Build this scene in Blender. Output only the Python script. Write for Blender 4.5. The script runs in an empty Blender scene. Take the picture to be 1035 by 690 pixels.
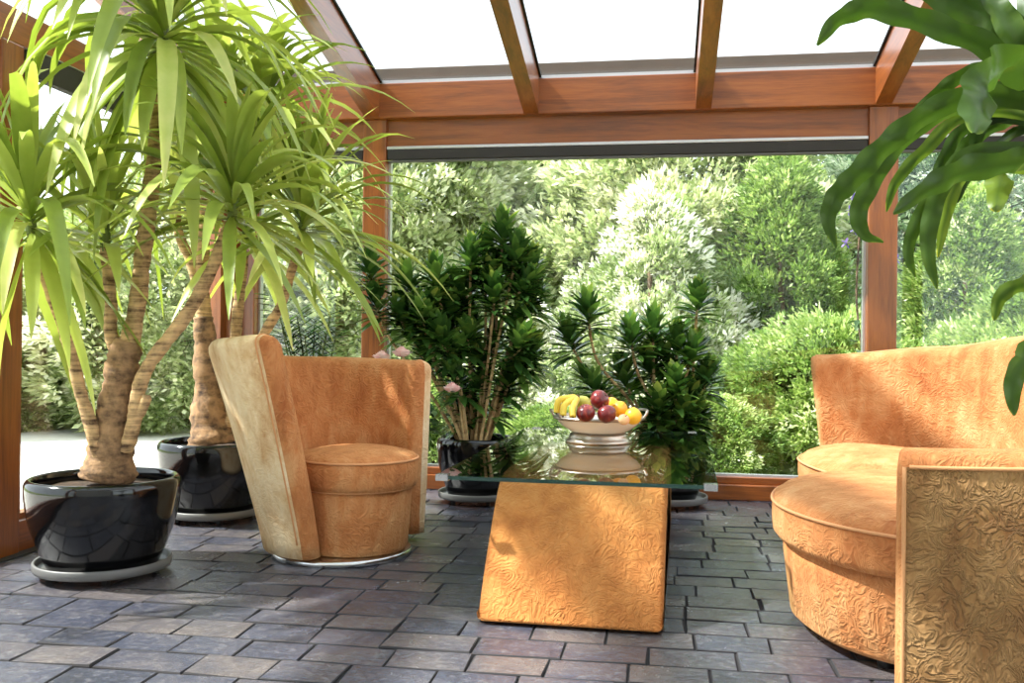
import bpy, bmesh, math, random
import numpy as np
from mathutils import Vector, Matrix, noise

S = bpy.context.scene
C = S.collection
PI = math.pi
rnd = random.Random(7)

# ------------------------------------------------------------------ camera
FPX, HCAM = 950.0, 0.85
YAW, ROLL = math.radians(9.06), 0.0111
FWD = Vector((-math.sin(YAW), math.cos(YAW), 0)); RGT = Vector((math.cos(YAW), math.sin(YAW), 0)); UP = Vector((0, 0, 1))
CAM = Vector((0, 0, HCAM))

def ray(px, py):
    a, b = px - 517.5, py - 345.0
    u = (a * math.cos(ROLL) + b * math.sin(ROLL)) / FPX
    v = (-a * math.sin(ROLL) + b * math.cos(ROLL)) / FPX
    return FWD + RGT * u - UP * v
def at(px, py, t): return CAM + ray(px, py) * t          # a place seen at a pixel, t metres deep
def at_z(px, py, z):
    r = ray(px, py); return CAM + r * ((z - HCAM) / r.z)
def at_y(px, py, y):
    r = ray(px, py); return CAM + r * (y / r.y)

cd = bpy.data.cameras.new('camera'); cam = bpy.data.objects.new('camera', cd); C.objects.link(cam)
cd.sensor_fit = 'HORIZONTAL'; cd.sensor_width = 36; cd.lens = FPX / 1035 * 36; cd.clip_start = .05; cd.clip_end = 300
cr = math.cos(ROLL); sr = math.sin(ROLL)
R3 = RGT * cr + UP * sr; U3 = UP * cr - RGT * sr       # the photograph leans slightly clockwise
M = Matrix((R3, U3, -FWD)).transposed().to_4x4(); M.translation = CAM
cam.matrix_world = M
S.camera = cam

# ------------------------------------------------------------------ mesh helpers
class MB:
    def __init__(s): s.v = []; s.f = []; s.m = []; s.t = []
    def add(s, vs, fs, mi=0, tint=.5):
        b = len(s.v); s.v += [tuple(p) for p in vs]; s.f += [tuple(b + i for i in f) for f in fs]; s.m += [mi] * len(fs)
        s.t += (list(tint) if hasattr(tint, '__len__') else [tint] * len(vs)); return s
    def box(s, x0, x1, y0, y1, z0, z1, mi=0, bev=0.0):
        if bev <= 0:
            vs = [(x, y, z) for x in (x0, x1) for y in (y0, y1) for z in (z0, z1)]
            return s.add(vs, [(0, 1, 3, 2), (4, 6, 7, 5), (0, 4, 5, 1), (2, 3, 7, 6), (0, 2, 6, 4), (1, 5, 7, 3)], mi)
        bm = bmesh.new(); bmesh.ops.create_cube(bm, size=1)
        for v in bm.verts: v.co = Vector(((x0 + x1) / 2 + v.co.x * (x1 - x0), (y0 + y1) / 2 + v.co.y * (y1 - y0), (z0 + z1) / 2 + v.co.z * (z1 - z0)))
        bmesh.ops.bevel(bm, geom=bm.edges[:], offset=bev, segments=2, profile=.5, affect='EDGES')
        return s.bm(bm, mi)
    def bm(s, bm, mi=0):
        bm.verts.ensure_lookup_table(); bm.verts.index_update()
        s.add([v.co.copy() for v in bm.verts], [[v.index for v in f.verts] for f in bm.faces], mi); bm.free(); return s
    def tube(s, pts, radii, n=8, mi=0, cap=True, tint=.5, ridge=0.0):
        pts = [Vector(p) for p in pts]; k = len(pts)
        if not hasattr(radii, '__len__'): radii = [radii] * k
        ref = None; vs = []
        for i, p in enumerate(pts):
            d = (pts[min(i + 1, k - 1)] - pts[max(i - 1, 0)]).normalized()
            if ref is None: ref = d.orthogonal().normalized()
            ref = (ref - d * ref.dot(d)).normalized(); bi = d.cross(ref)
            for j in range(n):
                a = 2 * PI * j / n; r = radii[i] * (1 + (ridge * math.sin(3 * a + i * .7) if ridge else 0))
                vs.append(p + ref * (math.cos(a) * r) + bi * (math.sin(a) * r))
        fs = [(i * n + j, i * n + (j + 1) % n, (i + 1) * n + (j + 1) % n, (i + 1) * n + j) for i in range(k - 1) for j in range(n)]
        if cap: fs += [tuple(range(n))[::-1], tuple((k - 1) * n + j for j in range(n))]
        return s.add(vs, fs, mi, tint)
    def lathe(s, prof, n=48, c=(0, 0), mi=0, closed=False):
        k = len(prof); vs = []; fs = []
        for r, z in prof:
            for j in range(n):
                a = 2 * PI * j / n; vs.append((c[0] + r * math.cos(a), c[1] + r * math.sin(a), z))
        for i in range(k if closed else k - 1):
            i2 = (i + 1) % k
            for j in range(n): fs.append((i * n + j, i * n + (j + 1) % n, i2 * n + (j + 1) % n, i2 * n + j))
        if not closed:
            if prof[0][0] > 1e-5: fs.append(tuple(range(n))[::-1])
            if prof[-1][0] > 1e-5: fs.append(tuple((k - 1) * n + j for j in range(n)))
        return s.add(vs, fs, mi)
    def grid(s, rows, mi=0, loop=False, tint=.5):
        k, n = len(rows), len(rows[0]); vs = [p for r in rows for p in r]
        fs = [(i * n + j, i * n + (j + 1) % n, (i + 1) * n + (j + 1) % n, (i + 1) * n + j) for i in range(k - 1) for j in range(n if loop else n - 1)]
        return s.add(vs, fs, mi, tint)
    def build(s, name, mats, parent=None, smooth=True, weld=False):
        me = bpy.data.meshes.new(name); me.from_pydata(s.v, [], s.f)
        for m in (mats if isinstance(mats, (list, tuple)) else [mats]): me.materials.append(m)
        me.polygons.foreach_set('material_index', s.m)
        me.polygons.foreach_set('use_smooth', [smooth] * len(s.f))
        a = me.attributes.new('tint', 'FLOAT', 'POINT'); a.data.foreach_set('value', s.t)
        if weld or True:
            bm = bmesh.new(); bm.from_mesh(me)
            if weld: bmesh.ops.remove_doubles(bm, verts=bm.verts, dist=1e-5)
            if len(s.f) < 60000 and not name.startswith(('leaf', 'foliage')): bmesh.ops.recalc_face_normals(bm, faces=bm.faces)
            bm.to_mesh(me); bm.free()
        me.update()
        o = bpy.data.objects.new(name, me); C.objects.link(o)
        if parent is not None:
            o.parent = parent; o.matrix_parent_inverse = Matrix.Translation(parent.location).inverted() if parent.get('_w') else Matrix()
        return o

def smooth_angle(o, deg=40):
    """shade smooth except across edges sharper than deg"""
    bm = bmesh.new(); bm.from_mesh(o.data)
    for e in bm.edges:
        if len(e.link_faces) == 2 and e.calc_face_angle(0) > math.radians(deg): e.smooth = False
    bm.to_mesh(o.data); bm.free(); return o

def tag(o, label, cat, group=None, kind=None):
    o['label'] = label; o['category'] = cat
    if group: o['group'] = group
    if kind: o['kind'] = kind
    return o
def thing(name, loc, label, cat, group=None, rz=0):
    o = bpy.data.objects.new(name, None); C.objects.link(o); o.location = loc; o.rotation_euler = (0, 0, rz)
    o.empty_display_size = .1
    return tag(o, label, cat, group)
def struct(name, loc=(0, 0, 0)):
    o = bpy.data.objects.new(name, None); C.objects.link(o); o.location = loc; o['kind'] = 'structure'; return o
def copy_tree(o, parent=None):
    c = o.copy(); C.objects.link(c)
    if parent is not None: c.parent = parent
    for ch in list(o.children): copy_tree(ch, c)
    return c

def cr_spline(pts, per=8, closed=False):
    pts = [Vector(p) for p in pts]; n = len(pts); out = []
    for i in range(n if closed else n - 1):
        if closed: a, b, c, d = pts[(i - 1) % n], pts[i], pts[(i + 1) % n], pts[(i + 2) % n]
        else: a, b, c, d = pts[max(i - 1, 0)], pts[i], pts[i + 1], pts[min(i + 2, n - 1)]
        for k in range(per):
            t = k / per
            out.append(.5 * ((2 * b) + (c - a) * t + (2 * a - 5 * b + 4 * c - d) * t * t + (3 * b - a - 3 * c + d) * t ** 3))
    if not closed: out.append(pts[-1])
    return out
def lerp(a, b, t): return a + (b - a) * t
def sstep(t): t = max(0, min(1, t)); return t * t * (3 - 2 * t)
def interp(tab, x):
    for (a, u), (b, v) in zip(tab, tab[1:]):
        if x <= b: return lerp(u, v, sstep((x - a) / (b - a)))
    return tab[-1][1]

# ------------------------------------------------------------------ materials
def srgb(r, g, b):
    return tuple(((c / 255) / 12.92 if c / 255 <= .04045 else ((c / 255 + .055) / 1.055) ** 2.4) for c in (r, g, b)) + (1,)
class NT:
    def __init__(s, name):
        s.mat = bpy.data.materials.new(name); s.mat.use_nodes = True; s.t = s.mat.node_tree; s.t.nodes.clear()
        s.out = s.n('ShaderNodeOutputMaterial')
    def n(s, typ, _in=None, **kw):
        nd = s.t.nodes.new(typ)
        for k, v in kw.items(): setattr(nd, k, v)
        for k, v in (_in or {}).items():
            sock = nd.inputs[k]
            if isinstance(v, bpy.types.NodeSocket): s.t.links.new(v, sock)
            else: sock.default_value = v
        return nd
    def link(s, a, b): s.t.links.new(a, b)
    def coords(s, scale=(1, 1, 1), kind='Object', rot=(0, 0, 0)):
        tc = s.n('ShaderNodeTexCoord'); mp = s.n('ShaderNodeMapping', {'Vector': tc.outputs[kind], 'Scale': scale, 'Rotation': rot}); return mp.outputs[0]
    def noise(s, vec, scale=5, detail=4, rough=.5, dist=0):
        return s.n('ShaderNodeTexNoise', {'Vector': vec, 'Scale': scale, 'Detail': detail, 'Roughness': rough, 'Distortion': dist})
    def ramp(s, fac, stops, interp_='LINEAR'):
        r = s.n('ShaderNodeValToRGB', {'Fac': fac}); e = r.color_ramp.elements; r.color_ramp.interpolation = interp_
        while len(e) < len(stops): e.new(.5)
        for el, (p, c) in zip(e, stops):
            el.position = p; el.color = c if hasattr(c, '__len__') else (c, c, c, 1)
        return r.outputs[0]
    def math(s, op, a, b=0.0, c=None):
        d = {0: a, 1: b}
        if c is not None: d[2] = c
        return s.n('ShaderNodeMath', d, operation=op).outputs[0]
    def mix(s, fac, a, b, blend='MIX'):
        nd = s.n('ShaderNodeMix', data_type='RGBA', blend_type=blend)
        for i, v in ((0, fac), (6, a), (7, b)):
            if isinstance(v, bpy.types.NodeSocket): s.t.links.new(v, nd.inputs[i])
            else: nd.inputs[i].default_value = v
        return nd.outputs[2]
    def bump(s, h, strength=.3, dist=.01, normal=None):
        d = {'Height': h, 'Strength': strength, 'Distance': dist}
        if normal is not None: d['Normal'] = normal
        return s.n('ShaderNodeBump', d).outputs[0]
    def principled(s, **kw):
        p = s.n('ShaderNodeBsdfPrincipled', {k.replace('_', ' '): v for k, v in kw.items()})
        s.link(p.outputs[0], s.out.inputs[0]); return p

def mat_plain(name, col, rough=.5, metal=0, coat=0, spec=.5, var=.0):
    t = NT(name)
    if var:
        nz = t.noise(t.coords(), 9, 5); col = t.mix(nz.outputs[0], tuple(c * (1 - var) for c in col[:3]) + (1,), tuple(min(1, c * (1 + var)) for c in col[:3]) + (1,))
    t.principled(Base_Color=col, Roughness=rough, Metallic=metal, Coat_Weight=coat, Coat_Roughness=.05, Specular_IOR_Level=spec)
    return t.mat

def mat_wood(name, axis, base=(154, 84, 30), dark=(94, 47, 15)):
    t = NT(name); sc = [14, 14, 14]; sc[axis] = .9
    v = t.coords(tuple(sc)); n1 = t.noise(v, 1.6, 6, .6, .6); v2 = t.coords(tuple(c * 4 for c in sc)); n2 = t.noise(v2, 3, 3)
    f = t.math('ADD', t.math('MULTIPLY', n1.outputs[0], .75), t.math('MULTIPLY', n2.outputs[0], .25))
    big = t.noise(t.coords(), 1.3, 2)
    col = t.ramp(f, [(.3, srgb(*dark)), (.55, srgb(*base)), (.75, srgb(min(255, base[0] + 22), base[1] + 22, base[2] + 14))])
    col = t.mix(t.math('MULTIPLY', big.outputs[0], .35), col, srgb(*dark))
    t.principled(Base_Color=col, Roughness=.38, Coat_Weight=.5, Coat_Roughness=.18, Normal=t.bump(f, .08, .002))
    return t.mat

def mat_fabric(name, base, light, dark, emb=.5, scale=1.0):
    """embossed velvet: rings and squiggles pressed into the pile"""
    t = NT(name); v = t.coords((scale, scale, scale))
    w = t.noise(v, 4.0, 3, .55)
    warp = t.n('ShaderNodeVectorMath', {0: w.outputs['Color'], 1: (.5, .5, .5)}, operation='SUBTRACT').outputs[0]
    warp = t.n('ShaderNodeVectorMath', {0: warp, 'Scale': .22}, operation='SCALE').outputs[0]
    vw = t.n('ShaderNodeVectorMath', {0: v, 1: warp}, operation='ADD').outputs[0]
    vo = t.n('ShaderNodeTexVoronoi', {'Vector': vw, 'Scale': 5.2}, feature='F1')
    rings = t.math('SINE', t.math('MULTIPLY', vo.outputs['Distance'], 62))
    rings = t.math('MULTIPLY', t.math('MULTIPLY_ADD', rings, .5, .5), t.math('SUBTRACT', 1.0, t.math('MULTIPLY', vo.outputs['Distance'], 1.1)))
    sq = t.noise(vw, 15, 2, .5, 2.2)
    ridge = t.math('ABSOLUTE', t.math('SUBTRACT', sq.outputs[0], .5))
    ridge = t.ramp(ridge, [(0, 1.0), (.055, .55), (.12, 0.0)])
    sel = t.noise(v, 2.6, 1)
    selr = t.ramp(sel.outputs[0], [(.46, 0.0), (.56, 1.0)])
    h = t.mix(selr, t.mix(.55, ridge, rings), ridge)
    fine = t.noise(v, 260, 2)
    h2 = t.math('ADD', h, t.math('MULTIPLY', fine.outputs[0], .12))
    blot = t.noise(v, 3.0, 6, .65, .8); streak = t.noise(t.coords((9, 9, 2.2)), 2.2, 5, .6, .4)
    f = t.math('ADD', t.math('MULTIPLY', blot.outputs[0], .6), t.math('MULTIPLY', streak.outputs[0], .4))
    col = t.ramp(f, [(.36, dark), (.5, base), (.66, light)])
    col = t.mix(t.math('MULTIPLY', h, .16), col, light)
    t.principled(Base_Color=col, Roughness=.82, Sheen_Weight=.35, Sheen_Roughness=.45, Sheen_Tint=srgb(255, 205, 140), Specular_IOR_Level=.25, Normal=t.bump(h2, emb, .012))
    return t.mat

def mat_leaf(name, stops, trans=.35, rough=.4, spec=.4, tcol=(1.1, 1.08, .7, 1)):
    t = NT(name)
    a = t.n('ShaderNodeAttribute', attribute_name='tint').outputs['Fac']
    nz = t.noise(t.coords(), 14, 3); f = t.math('ADD', a, t.math('MULTIPLY_ADD', nz.outputs[0], .3, -.15))
    col = t.ramp(f, stops)
    p = t.n('ShaderNodeBsdfPrincipled', {'Base Color': col, 'Roughness': rough, 'Specular IOR Level': spec})
    tl = t.n('ShaderNodeBsdfTranslucent', {'Color': t.mix(1.0, col, tcol, 'MULTIPLY')})
    mx = t.n('ShaderNodeMixShader', {0: trans}); t.link(p.outputs[0], mx.inputs[1]); t.link(tl.outputs[0], mx.inputs[2])
    t.link(mx.outputs[0], t.out.inputs[0]); return t.mat

def mat_glass(name, tint=(1, 1, 1, 1), refl=1.0, ior=1.5):
    t = NT(name)
    tr = t.n('ShaderNodeBsdfTransparent', {'Color': tint}); gl = t.n('ShaderNodeBsdfGlossy', {'Roughness': .0})
    fr = t.n('ShaderNodeFresnel', {'IOR': ior})
    geo = t.n('ShaderNodeNewGeometry')                    # same reflectance from either face of the pane
    dot = t.n('ShaderNodeVectorMath', {0: geo.outputs['Incoming'], 1: geo.outputs['Normal']}, operation='DOT_PRODUCT').outputs['Value']
    c = t.math('SUBTRACT', 1.0, t.math('ABSOLUTE', dot)); f = t.math('MULTIPLY_ADD', t.math('POWER', c, 5.0), .92, .04)
    mx = t.n('ShaderNodeMixShader', {0: t.math('MULTIPLY', f, refl)}); t.link(tr.outputs[0], mx.inputs[1]); t.link(gl.outputs[0], mx.inputs[2])
    t.link(mx.outputs[0], t.out.inputs[0]); return t.mat

MT = {}
MT['wood_x'] = mat_wood('wood_along_x', 0); MT['wood_y'] = mat_wood('wood_along_y', 1); MT['wood_z'] = mat_wood('wood_along_z', 2)
MT['fabric'] = mat_fabric('embossed_velvet', srgb(190, 122, 71), srgb(210, 157, 106), srgb(156, 87, 44), .42, 1.25)
MT['fabric_table'] = mat_fabric('embossed_velvet_flat', srgb(184, 116, 58), srgb(198, 136, 76), srgb(156, 90, 40), .55, 1.35)
MT['fabric_pale'] = mat_fabric('pale_velvet', srgb(222, 192, 150), srgb(240, 222, 190), srgb(190, 138, 88), .4, 1.3)
MT['fabric_shaded'] = mat_fabric('shaded_embossed_velvet', srgb(150, 110, 66), srgb(178, 138, 90), srgb(120, 78, 42), .8, 1.25)  # darker olive copy: shade on the sofa's outer panel put into the colour
MT['piping'] = mat_plain('piping_cord', srgb(206, 146, 96), .8)
MT['steel'] = mat_plain('brushed_steel', srgb(205, 205, 205), .25, 1.0)
MT['pewter'] = mat_plain('pewter', srgb(178, 168, 156), .3, 1.0, var=.15)
MT['ceramic'] = mat_plain('cream_ceramic', srgb(232, 224, 208), .18, 0, .4)
MT['black_glaze'] = mat_plain('black_glaze', srgb(12, 12, 14), .1, 0, .0, .55)
MT['grey_plastic'] = mat_plain('grey_plastic', srgb(92, 91, 90), .45, var=.1)
MT['dark_plastic'] = mat_plain('dark_plastic', srgb(28, 28, 28), .5)
MT['rubber'] = mat_plain('black_gasket', srgb(30, 30, 32), .6)
MT['alu'] = mat_plain('pale_aluminium', srgb(205, 205, 208), .35, .6)
MT['blind'] = mat_plain('dark_blind_cloth', srgb(52, 49, 47), .8, var=.1)
MT['plaster'] = mat_plain('white_plaster', srgb(238, 234, 226), .9)
MT['awning'] = mat_plain('weathered_awning_rail', srgb(92, 80, 68), .8, var=.2)
MT['glass'] = mat_glass('window_glass', (.97, .99, .98, 1), .8)
MT['roof_glass'] = mat_glass('roof_glass', (.82, .84, .85, 1), .6)
MT['table_glass'] = mat_glass('table_glass', (.93, .98, .955, 1), 1.25)
MT['glass_edge'] = mat_plain('green_glass_edge', srgb(22, 58, 48), .08, 0, 1.0)
MT['apple'] = None

def mat_soil():
    t = NT('potting_soil'); n = t.noise(t.coords(), 60, 6, .7)
    t.principled(Base_Color=t.ramp(n.outputs[0], [(.3, srgb(34, 24, 18)), (.7, srgb(96, 76, 58))]), Roughness=.95, Normal=t.bump(n.outputs[0], 1, .02)); return t.mat
MT['soil'] = mat_soil()
def mat_bark(name, a, b, ringscale=60, strength=.6, wv=.18):
    t = NT(name); v = t.coords(); n = t.noise(v, 22, 6, .65)
    w = t.noise(t.coords((7, 7, ringscale * .5)), 1.0, 4, .6, .3)
    f = t.math('ADD', t.math('MULTIPLY', n.outputs[0], 1 - wv), t.math('MULTIPLY', w.outputs[0], wv))
    t.principled(Base_Color=t.ramp(f, [(.37, a), (.54, b), (.72, tuple(min(1, c * 1.5) for c in b[:3]) + (1,))]), Roughness=.85, Normal=t.bump(f, strength, .012)); return t.mat
MT['bark'] = mat_bark('yucca_bark', srgb(58, 40, 27), srgb(150, 116, 82), 60, .9, .4)
MT['bark_ringed'] = mat_bark('ringed_yucca_cane', srgb(74, 48, 30), srgb(196, 160, 114), 150, .8, .55)
MT['cane'] = mat_bark('dracaena_cane', srgb(126, 96, 60), srgb(196, 166, 118), 200, .4)
MT['trunk'] = mat_bark('garden_bark', srgb(60, 44, 32), srgb(120, 96, 74), 8)
MT['green_stem'] = mat_plain('green_stem', srgb(98, 112, 48), .6, var=.2)
MT['yucca'] = mat_leaf('yucca_leaf', [(.0, srgb(86, 106, 42)), (.4, srgb(138, 158, 66)), (.75, srgb(178, 192, 96)), (1, srgb(214, 214, 140))], .4, .36, .45, (1.08, 1.08, .66, 1))
MT['compacta'] = mat_leaf('compact_dracaena_leaf', [(0, srgb(32, 60, 26)), (.45, srgb(66, 104, 46)), (.8, srgb(114, 152, 68)), (1, srgb(176, 190, 90))], .26, .24, .7)
MT['corn'] = mat_leaf('corn_plant_leaf', [(0, srgb(34, 58, 18)), (.5, srgb(66, 94, 28)), (.8, srgb(118, 142, 46)), (1, srgb(206, 196, 60))], .42, .35, .5)
MT['zz'] = mat_leaf('glossy_leaf', [(0, srgb(24, 58, 26)), (.6, srgb(52, 98, 44)), (1, srgb(110, 150, 80))], .2, .25, .6)
MT['rose_leaf'] = mat_leaf('rose_leaf', [(0, srgb(38, 66, 36)), (.6, srgb(70, 104, 56)), (1, srgb(120, 150, 90))], .3, .45)
MT['rose'] = mat_leaf('rose_petal', [(0, srgb(240, 190, 188)), (.5, srgb(248, 220, 214)), (1, srgb(252, 238, 232))], .35, .5, .3, (1, .96, .95, 1))
MT['hedge'] = mat_leaf('hedge_leaf', [(0, srgb(84, 106, 58)), (.3, srgb(146, 164, 104)), (.6, srgb(206, 212, 168)), (.9, srgb(252, 249, 236))], .38, .45, .4, (1.03, 1.02, .85, 1))  # almost white last stop is a painted sun highlight on the leaves
MT['conifer'] = mat_leaf('conifer_spray', [(0, srgb(78, 108, 52)), (.4, srgb(134, 164, 84)), (.72, srgb(190, 206, 132)), (.95, srgb(250, 248, 224))], .36, .5, .35, (1.03, 1.03, .8, 1))  # pale last stop paints sunlit tips into the sprays
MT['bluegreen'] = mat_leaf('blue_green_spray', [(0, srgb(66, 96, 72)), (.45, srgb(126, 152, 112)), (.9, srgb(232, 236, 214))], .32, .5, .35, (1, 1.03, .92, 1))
MT['sunlit_leaf'] = mat_leaf('sunlit_leaf', [(0, srgb(120, 146, 76)), (.33, srgb(190, 202, 146)), (.52, srgb(248, 245, 232)), (1, srgb(254, 253, 250))], .42, .5, .3, (1, 1, .95, 1))  # near-white stops paint blown-out sunlight into the leaf colour
MT['violet'] = mat_leaf('violet_petal', [(0, srgb(92, 70, 168)), (1, srgb(150, 130, 220))], .3, .5)

def mat_floor():
    t = NT('slate_pavers')
    a = t.n('ShaderNodeAttribute', attribute_name='tint').outputs['Fac']; v = t.coords()
    n = t.noise(v, 5, 8, .65, .5); n2 = t.noise(v, 34, 6, .7); n3 = t.noise(v, 1.1, 3)
    f = t.math('ADD', t.math('MULTIPLY', a, .32), t.math('MULTIPLY', n.outputs[0], .68))
    col = t.ramp(f, [(.2, srgb(42, 44, 52)), (.45, srgb(62, 65, 79)), (.62, srgb(84, 80, 84)), (.9, srgb(112, 101, 92))])
    col = t.mix(t.ramp(n2.outputs[0], [(.5, 0.0), (.75, .45)]), col, srgb(140, 134, 132))
    h = t.math('ADD', n2.outputs[0], t.math('MULTIPLY', n.outputs[0], 2.0))
    t.principled(Base_Color=col, Roughness=t.ramp(n.outputs[0], [(.3, .12), (.7, .32)]), Specular_IOR_Level=1.0, Normal=t.bump(h, .85, .006)); return t.mat
MT['floor'] = mat_floor()
MT['grout'] = mat_plain('dark_grout', srgb(58, 56, 57), .95, 0, 0, .1, .2)

# ------------------------------------------------------------------ room measurements
YB, XL, XR, YH = 5.25, -2.48, 2.09, -1.35          # inner faces
RX = [-2.56, -1.653, -.733, .208, 1.139, 2.08]       # rafter lines
SL = .23
def zroof(y): return 2.335 + SL * (5.2 - y)           # underside of the roof glass

# floor: individual slate pavers with real joints
def build_floor():
    m = MB(); r = random.Random(3); y = YH; row = 0
    m.box(-2.7, 2.3, YH, YB + .08, -.08, -.006, 1)
    while y < YB + .02:
        h = .142 + r.uniform(-.006, .006); x = -2.7 - r.uniform(0, .2)
        while x < 2.25:
            w = r.choice((.19, .21, .21, .23, .25)) + r.uniform(-.01, .01)
            if y > -0.2 or True:
                g = .0028; b = .003; x0, x1, y0, y1 = x + g * r.uniform(.5, 1.2), x + w - g * r.uniform(.5, 1.2), y + g * r.uniform(.5, 1.1), min(y + h, YB + .07) - g * r.uniform(.5, 1.1)
                j = lambda: r.uniform(-.003, .003)
                zc = r.uniform(-.0012, .0012); tx, ty = r.gauss(0, .008), r.gauss(0, .012)
                base = [(x0 + j(), y0 + j()), (x1 + j(), y0 + j()), (x1 + j(), y1 + j()), (x0 + j(), y1 + j())]
                cx, cy = (x0 + x1) / 2, (y0 + y1) / 2; vs = []
                for (a, c) in base: vs.append((a, c, -.008))
                for (a, c) in base: vs.append((a, c, -.002 + zc))
                for (a, c) in base:
                    a2, c2 = a + math.copysign(b, cx - a), c + math.copysign(b, cy - c)
                    vs.append((a2, c2, zc + .0005 + tx * (a2 - cx) + ty * (c2 - cy)))
                fs = [(8, 9, 10, 11)] + [(i, (i + 1) % 4, 4 + (i + 1) % 4, 4 + i) for i in range(4)] + [(4 + i, 4 + (i + 1) % 4, 8 + (i + 1) % 4, 8 + i) for i in range(4)]
                tn = r.random(); nb = len(m.m); m.add(vs, fs, 0, tn); m.m[nb + 1:] = [1] * (len(fs) - 1)
            x += w
        y += h; row += 1
    o = m.build('floor', [MT['floor'], MT['grout']], smooth=False); o['kind'] = 'structure'
build_floor()

def W(name, axis, parent, *boxes, bev=.006):
    m = MB()
    for b in boxes: m.box(*b, bev=bev)
    o = m.build(name, MT['wood_' + axis], parent, smooth=False); return o
def pane(name, parent, *b, mat='glass'):
    return MB().box(*b).build(name, MT[mat], parent, smooth=False)

# --- back wall: posts, header, sill
wb = struct('wall_back')
for x0, x1 in ((-2.6, -2.37), (-1.715, -1.578), (1.075, 1.225), (1.93, 2.2)):
    W('post', 'z', wb, (x0, x1, YB - .03, YB + .1, 0, 2.12))
W('header', 'x', wb, (-2.6, 2.2, YB, YB + .1, 1.965, 2.13))
W('sill', 'x', wb, (-2.6, 2.2, YB - .015, YB + .1, 0, .085), (-2.6, 2.2, YB + .01, YB + .1, .085, .125))
bays = [(-2.37, -1.715), (-1.578, 1.075), (1.225, 1.93)]
def window_back(i, x0, x1):
    w = struct('window_%d' % i); z0, z1 = .125, 1.965; f = .012
    m = MB()
    for b in ((x0, x0 + f, YB + .03, YB + .07, z0, z1), (x1 - f, x1, YB + .03, YB + .07, z0, z1), (x0 + f, x1 - f, YB + .03, YB + .07, z0, z0 + f), (x0 + f, x1 - f, YB + .03, YB + .07, z1 - f, z1)): m.box(*b)
    m.build('glazing_strip', MT['alu'], w, smooth=False)
    pane('glass_pane', w, x0 + f, x1 - f, YB + .045, YB + .055, z0 + f, z1 - f)
for i, b in enumerate(bays): window_back(i + 1, *b)
def blind(x0, x1, label):
    t = thing('roller_blind', ((x0 + x1) / 2, YB + .0, 1.9), label, 'blind', 'dark roller blinds under the header')
    a, b = x0 - t.location.x, x1 - t.location.x
    MB().box(a + .004, b - .004, -.02, .028, -.012, .046, bev=.004).build('rolled_cloth', MT['blind'], t, smooth=False)
    MB().box(a + .002, b - .002, -.022, .03, .047, .064, bev=.002).build('head_rail', MT['alu'], t, smooth=False)
    MB().box(a + .006, b - .006, -.014, .018, -.026, -.013, bev=.003).build('bottom_bar', MT['grey_plastic'], t, smooth=False)
blind(*bays[0], 'dark rolled-up blind at the top of the narrow window behind the yuccas')
blind(*bays[1], 'long dark rolled-up blind along the top of the wide central window')
blind(*bays[2], 'short dark rolled-up blind over the window behind the sofa')

# --- side walls
def side_wall(name, xi, out, posts, wn, dn=None):
    w = struct(name); a, b = sorted((xi, xi + out * .12))
    for y0, y1 in posts: W('post', 'z', w, (a - .01, b + .01, y0, y1, 0, 1.979))
    W('header', 'y', w, (a, b, YH, YB - .03, 1.98, 2.12))
    W('sill', 'y', w, (a, b, YH, YB - .03, 0, .125))
    MB().box(*sorted((xi, xi - out * .05)), YH, YB - .05, -.005, .006).build('floor_track', MT['rubber'], w, smooth=False)
    xc = xi + out * .06; k = wn
    edges = sorted([p for q in posts for p in q])[1:-1]
    for y0, y1 in zip(edges[0::2], edges[1::2]):
        ww = struct('window_%d' % k); k += 1; f = .055
        m = MB(); q0, q1 = xc - .03, xc + .03
        for bb in ((q0, q1, y0, y0 + f, .125, 1.98), (q0, q1, y1 - f, y1, .125, 1.98), (q0, q1, y0 + f, y1 - f, .125, .125 + f * .4), (q0, q1, y0 + f, y1 - f, 1.98 - f, 1.98)): m.box(*bb)
        m.build('window_frame', MT['wood_z'], ww, smooth=False)
        pane('glass_pane', ww, xc - .005, xc + .005, y0 + f, y1 - f, .125 + f * .4, 1.98 - f)
    ww = struct('window_%d' % k)                         # triangular glazing between header and edge rafter
    m = MB(); y0, y1 = YH, 5.15; zt = lambda y: zroof(y) - .02
    vs = [(xx, yy, zz) for xx in (xc - .005, xc + .005) for yy, zz in ((y0, 2.12), (y1, 2.12), (y1, zt(y1)), (y0, zt(y0)))]
    m.add(vs, [(0, 1, 2, 3), (7, 6, 5, 4), (0, 4, 5, 1), (1, 5, 6, 2), (2, 6, 7, 3), (3, 7, 4, 0)]); m.build('glass_pane', MT['glass'], ww, smooth=False)
    return k + 1
n = side_wall('wall_left', XL, -1, [(YH, YH + .12), (1.2, 1.32), (3.2, 3.325), (5.13, 5.22)], 4)
side_wall('wall_right', XR, 1, [(YH, YH + .12), (1.9, 2.02), (5.13, 5.22)], n)
t = thing('roller_blind', (XL + .02, 4.2, 1.9), 'dark rolled-up blind under the left wall header, behind yucca leaves', 'blind', 'dark roller blinds under the header')
MB().box(-.03, .012, -.86, .9, -.03, .075, bev=.004).build('rolled_cloth', MT['blind'], t, smooth=False)
MB().box(-.03, .014, -.86, .9, .0755, .079).build('head_rail', MT['alu'], t, smooth=False)

# --- house wall behind the camera
o = MB().box(-2.8, 2.4, YH - .2, YH, 0, 4.1).build('wall_house', MT['plaster'], smooth=False); o['kind'] = 'structure'

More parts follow.
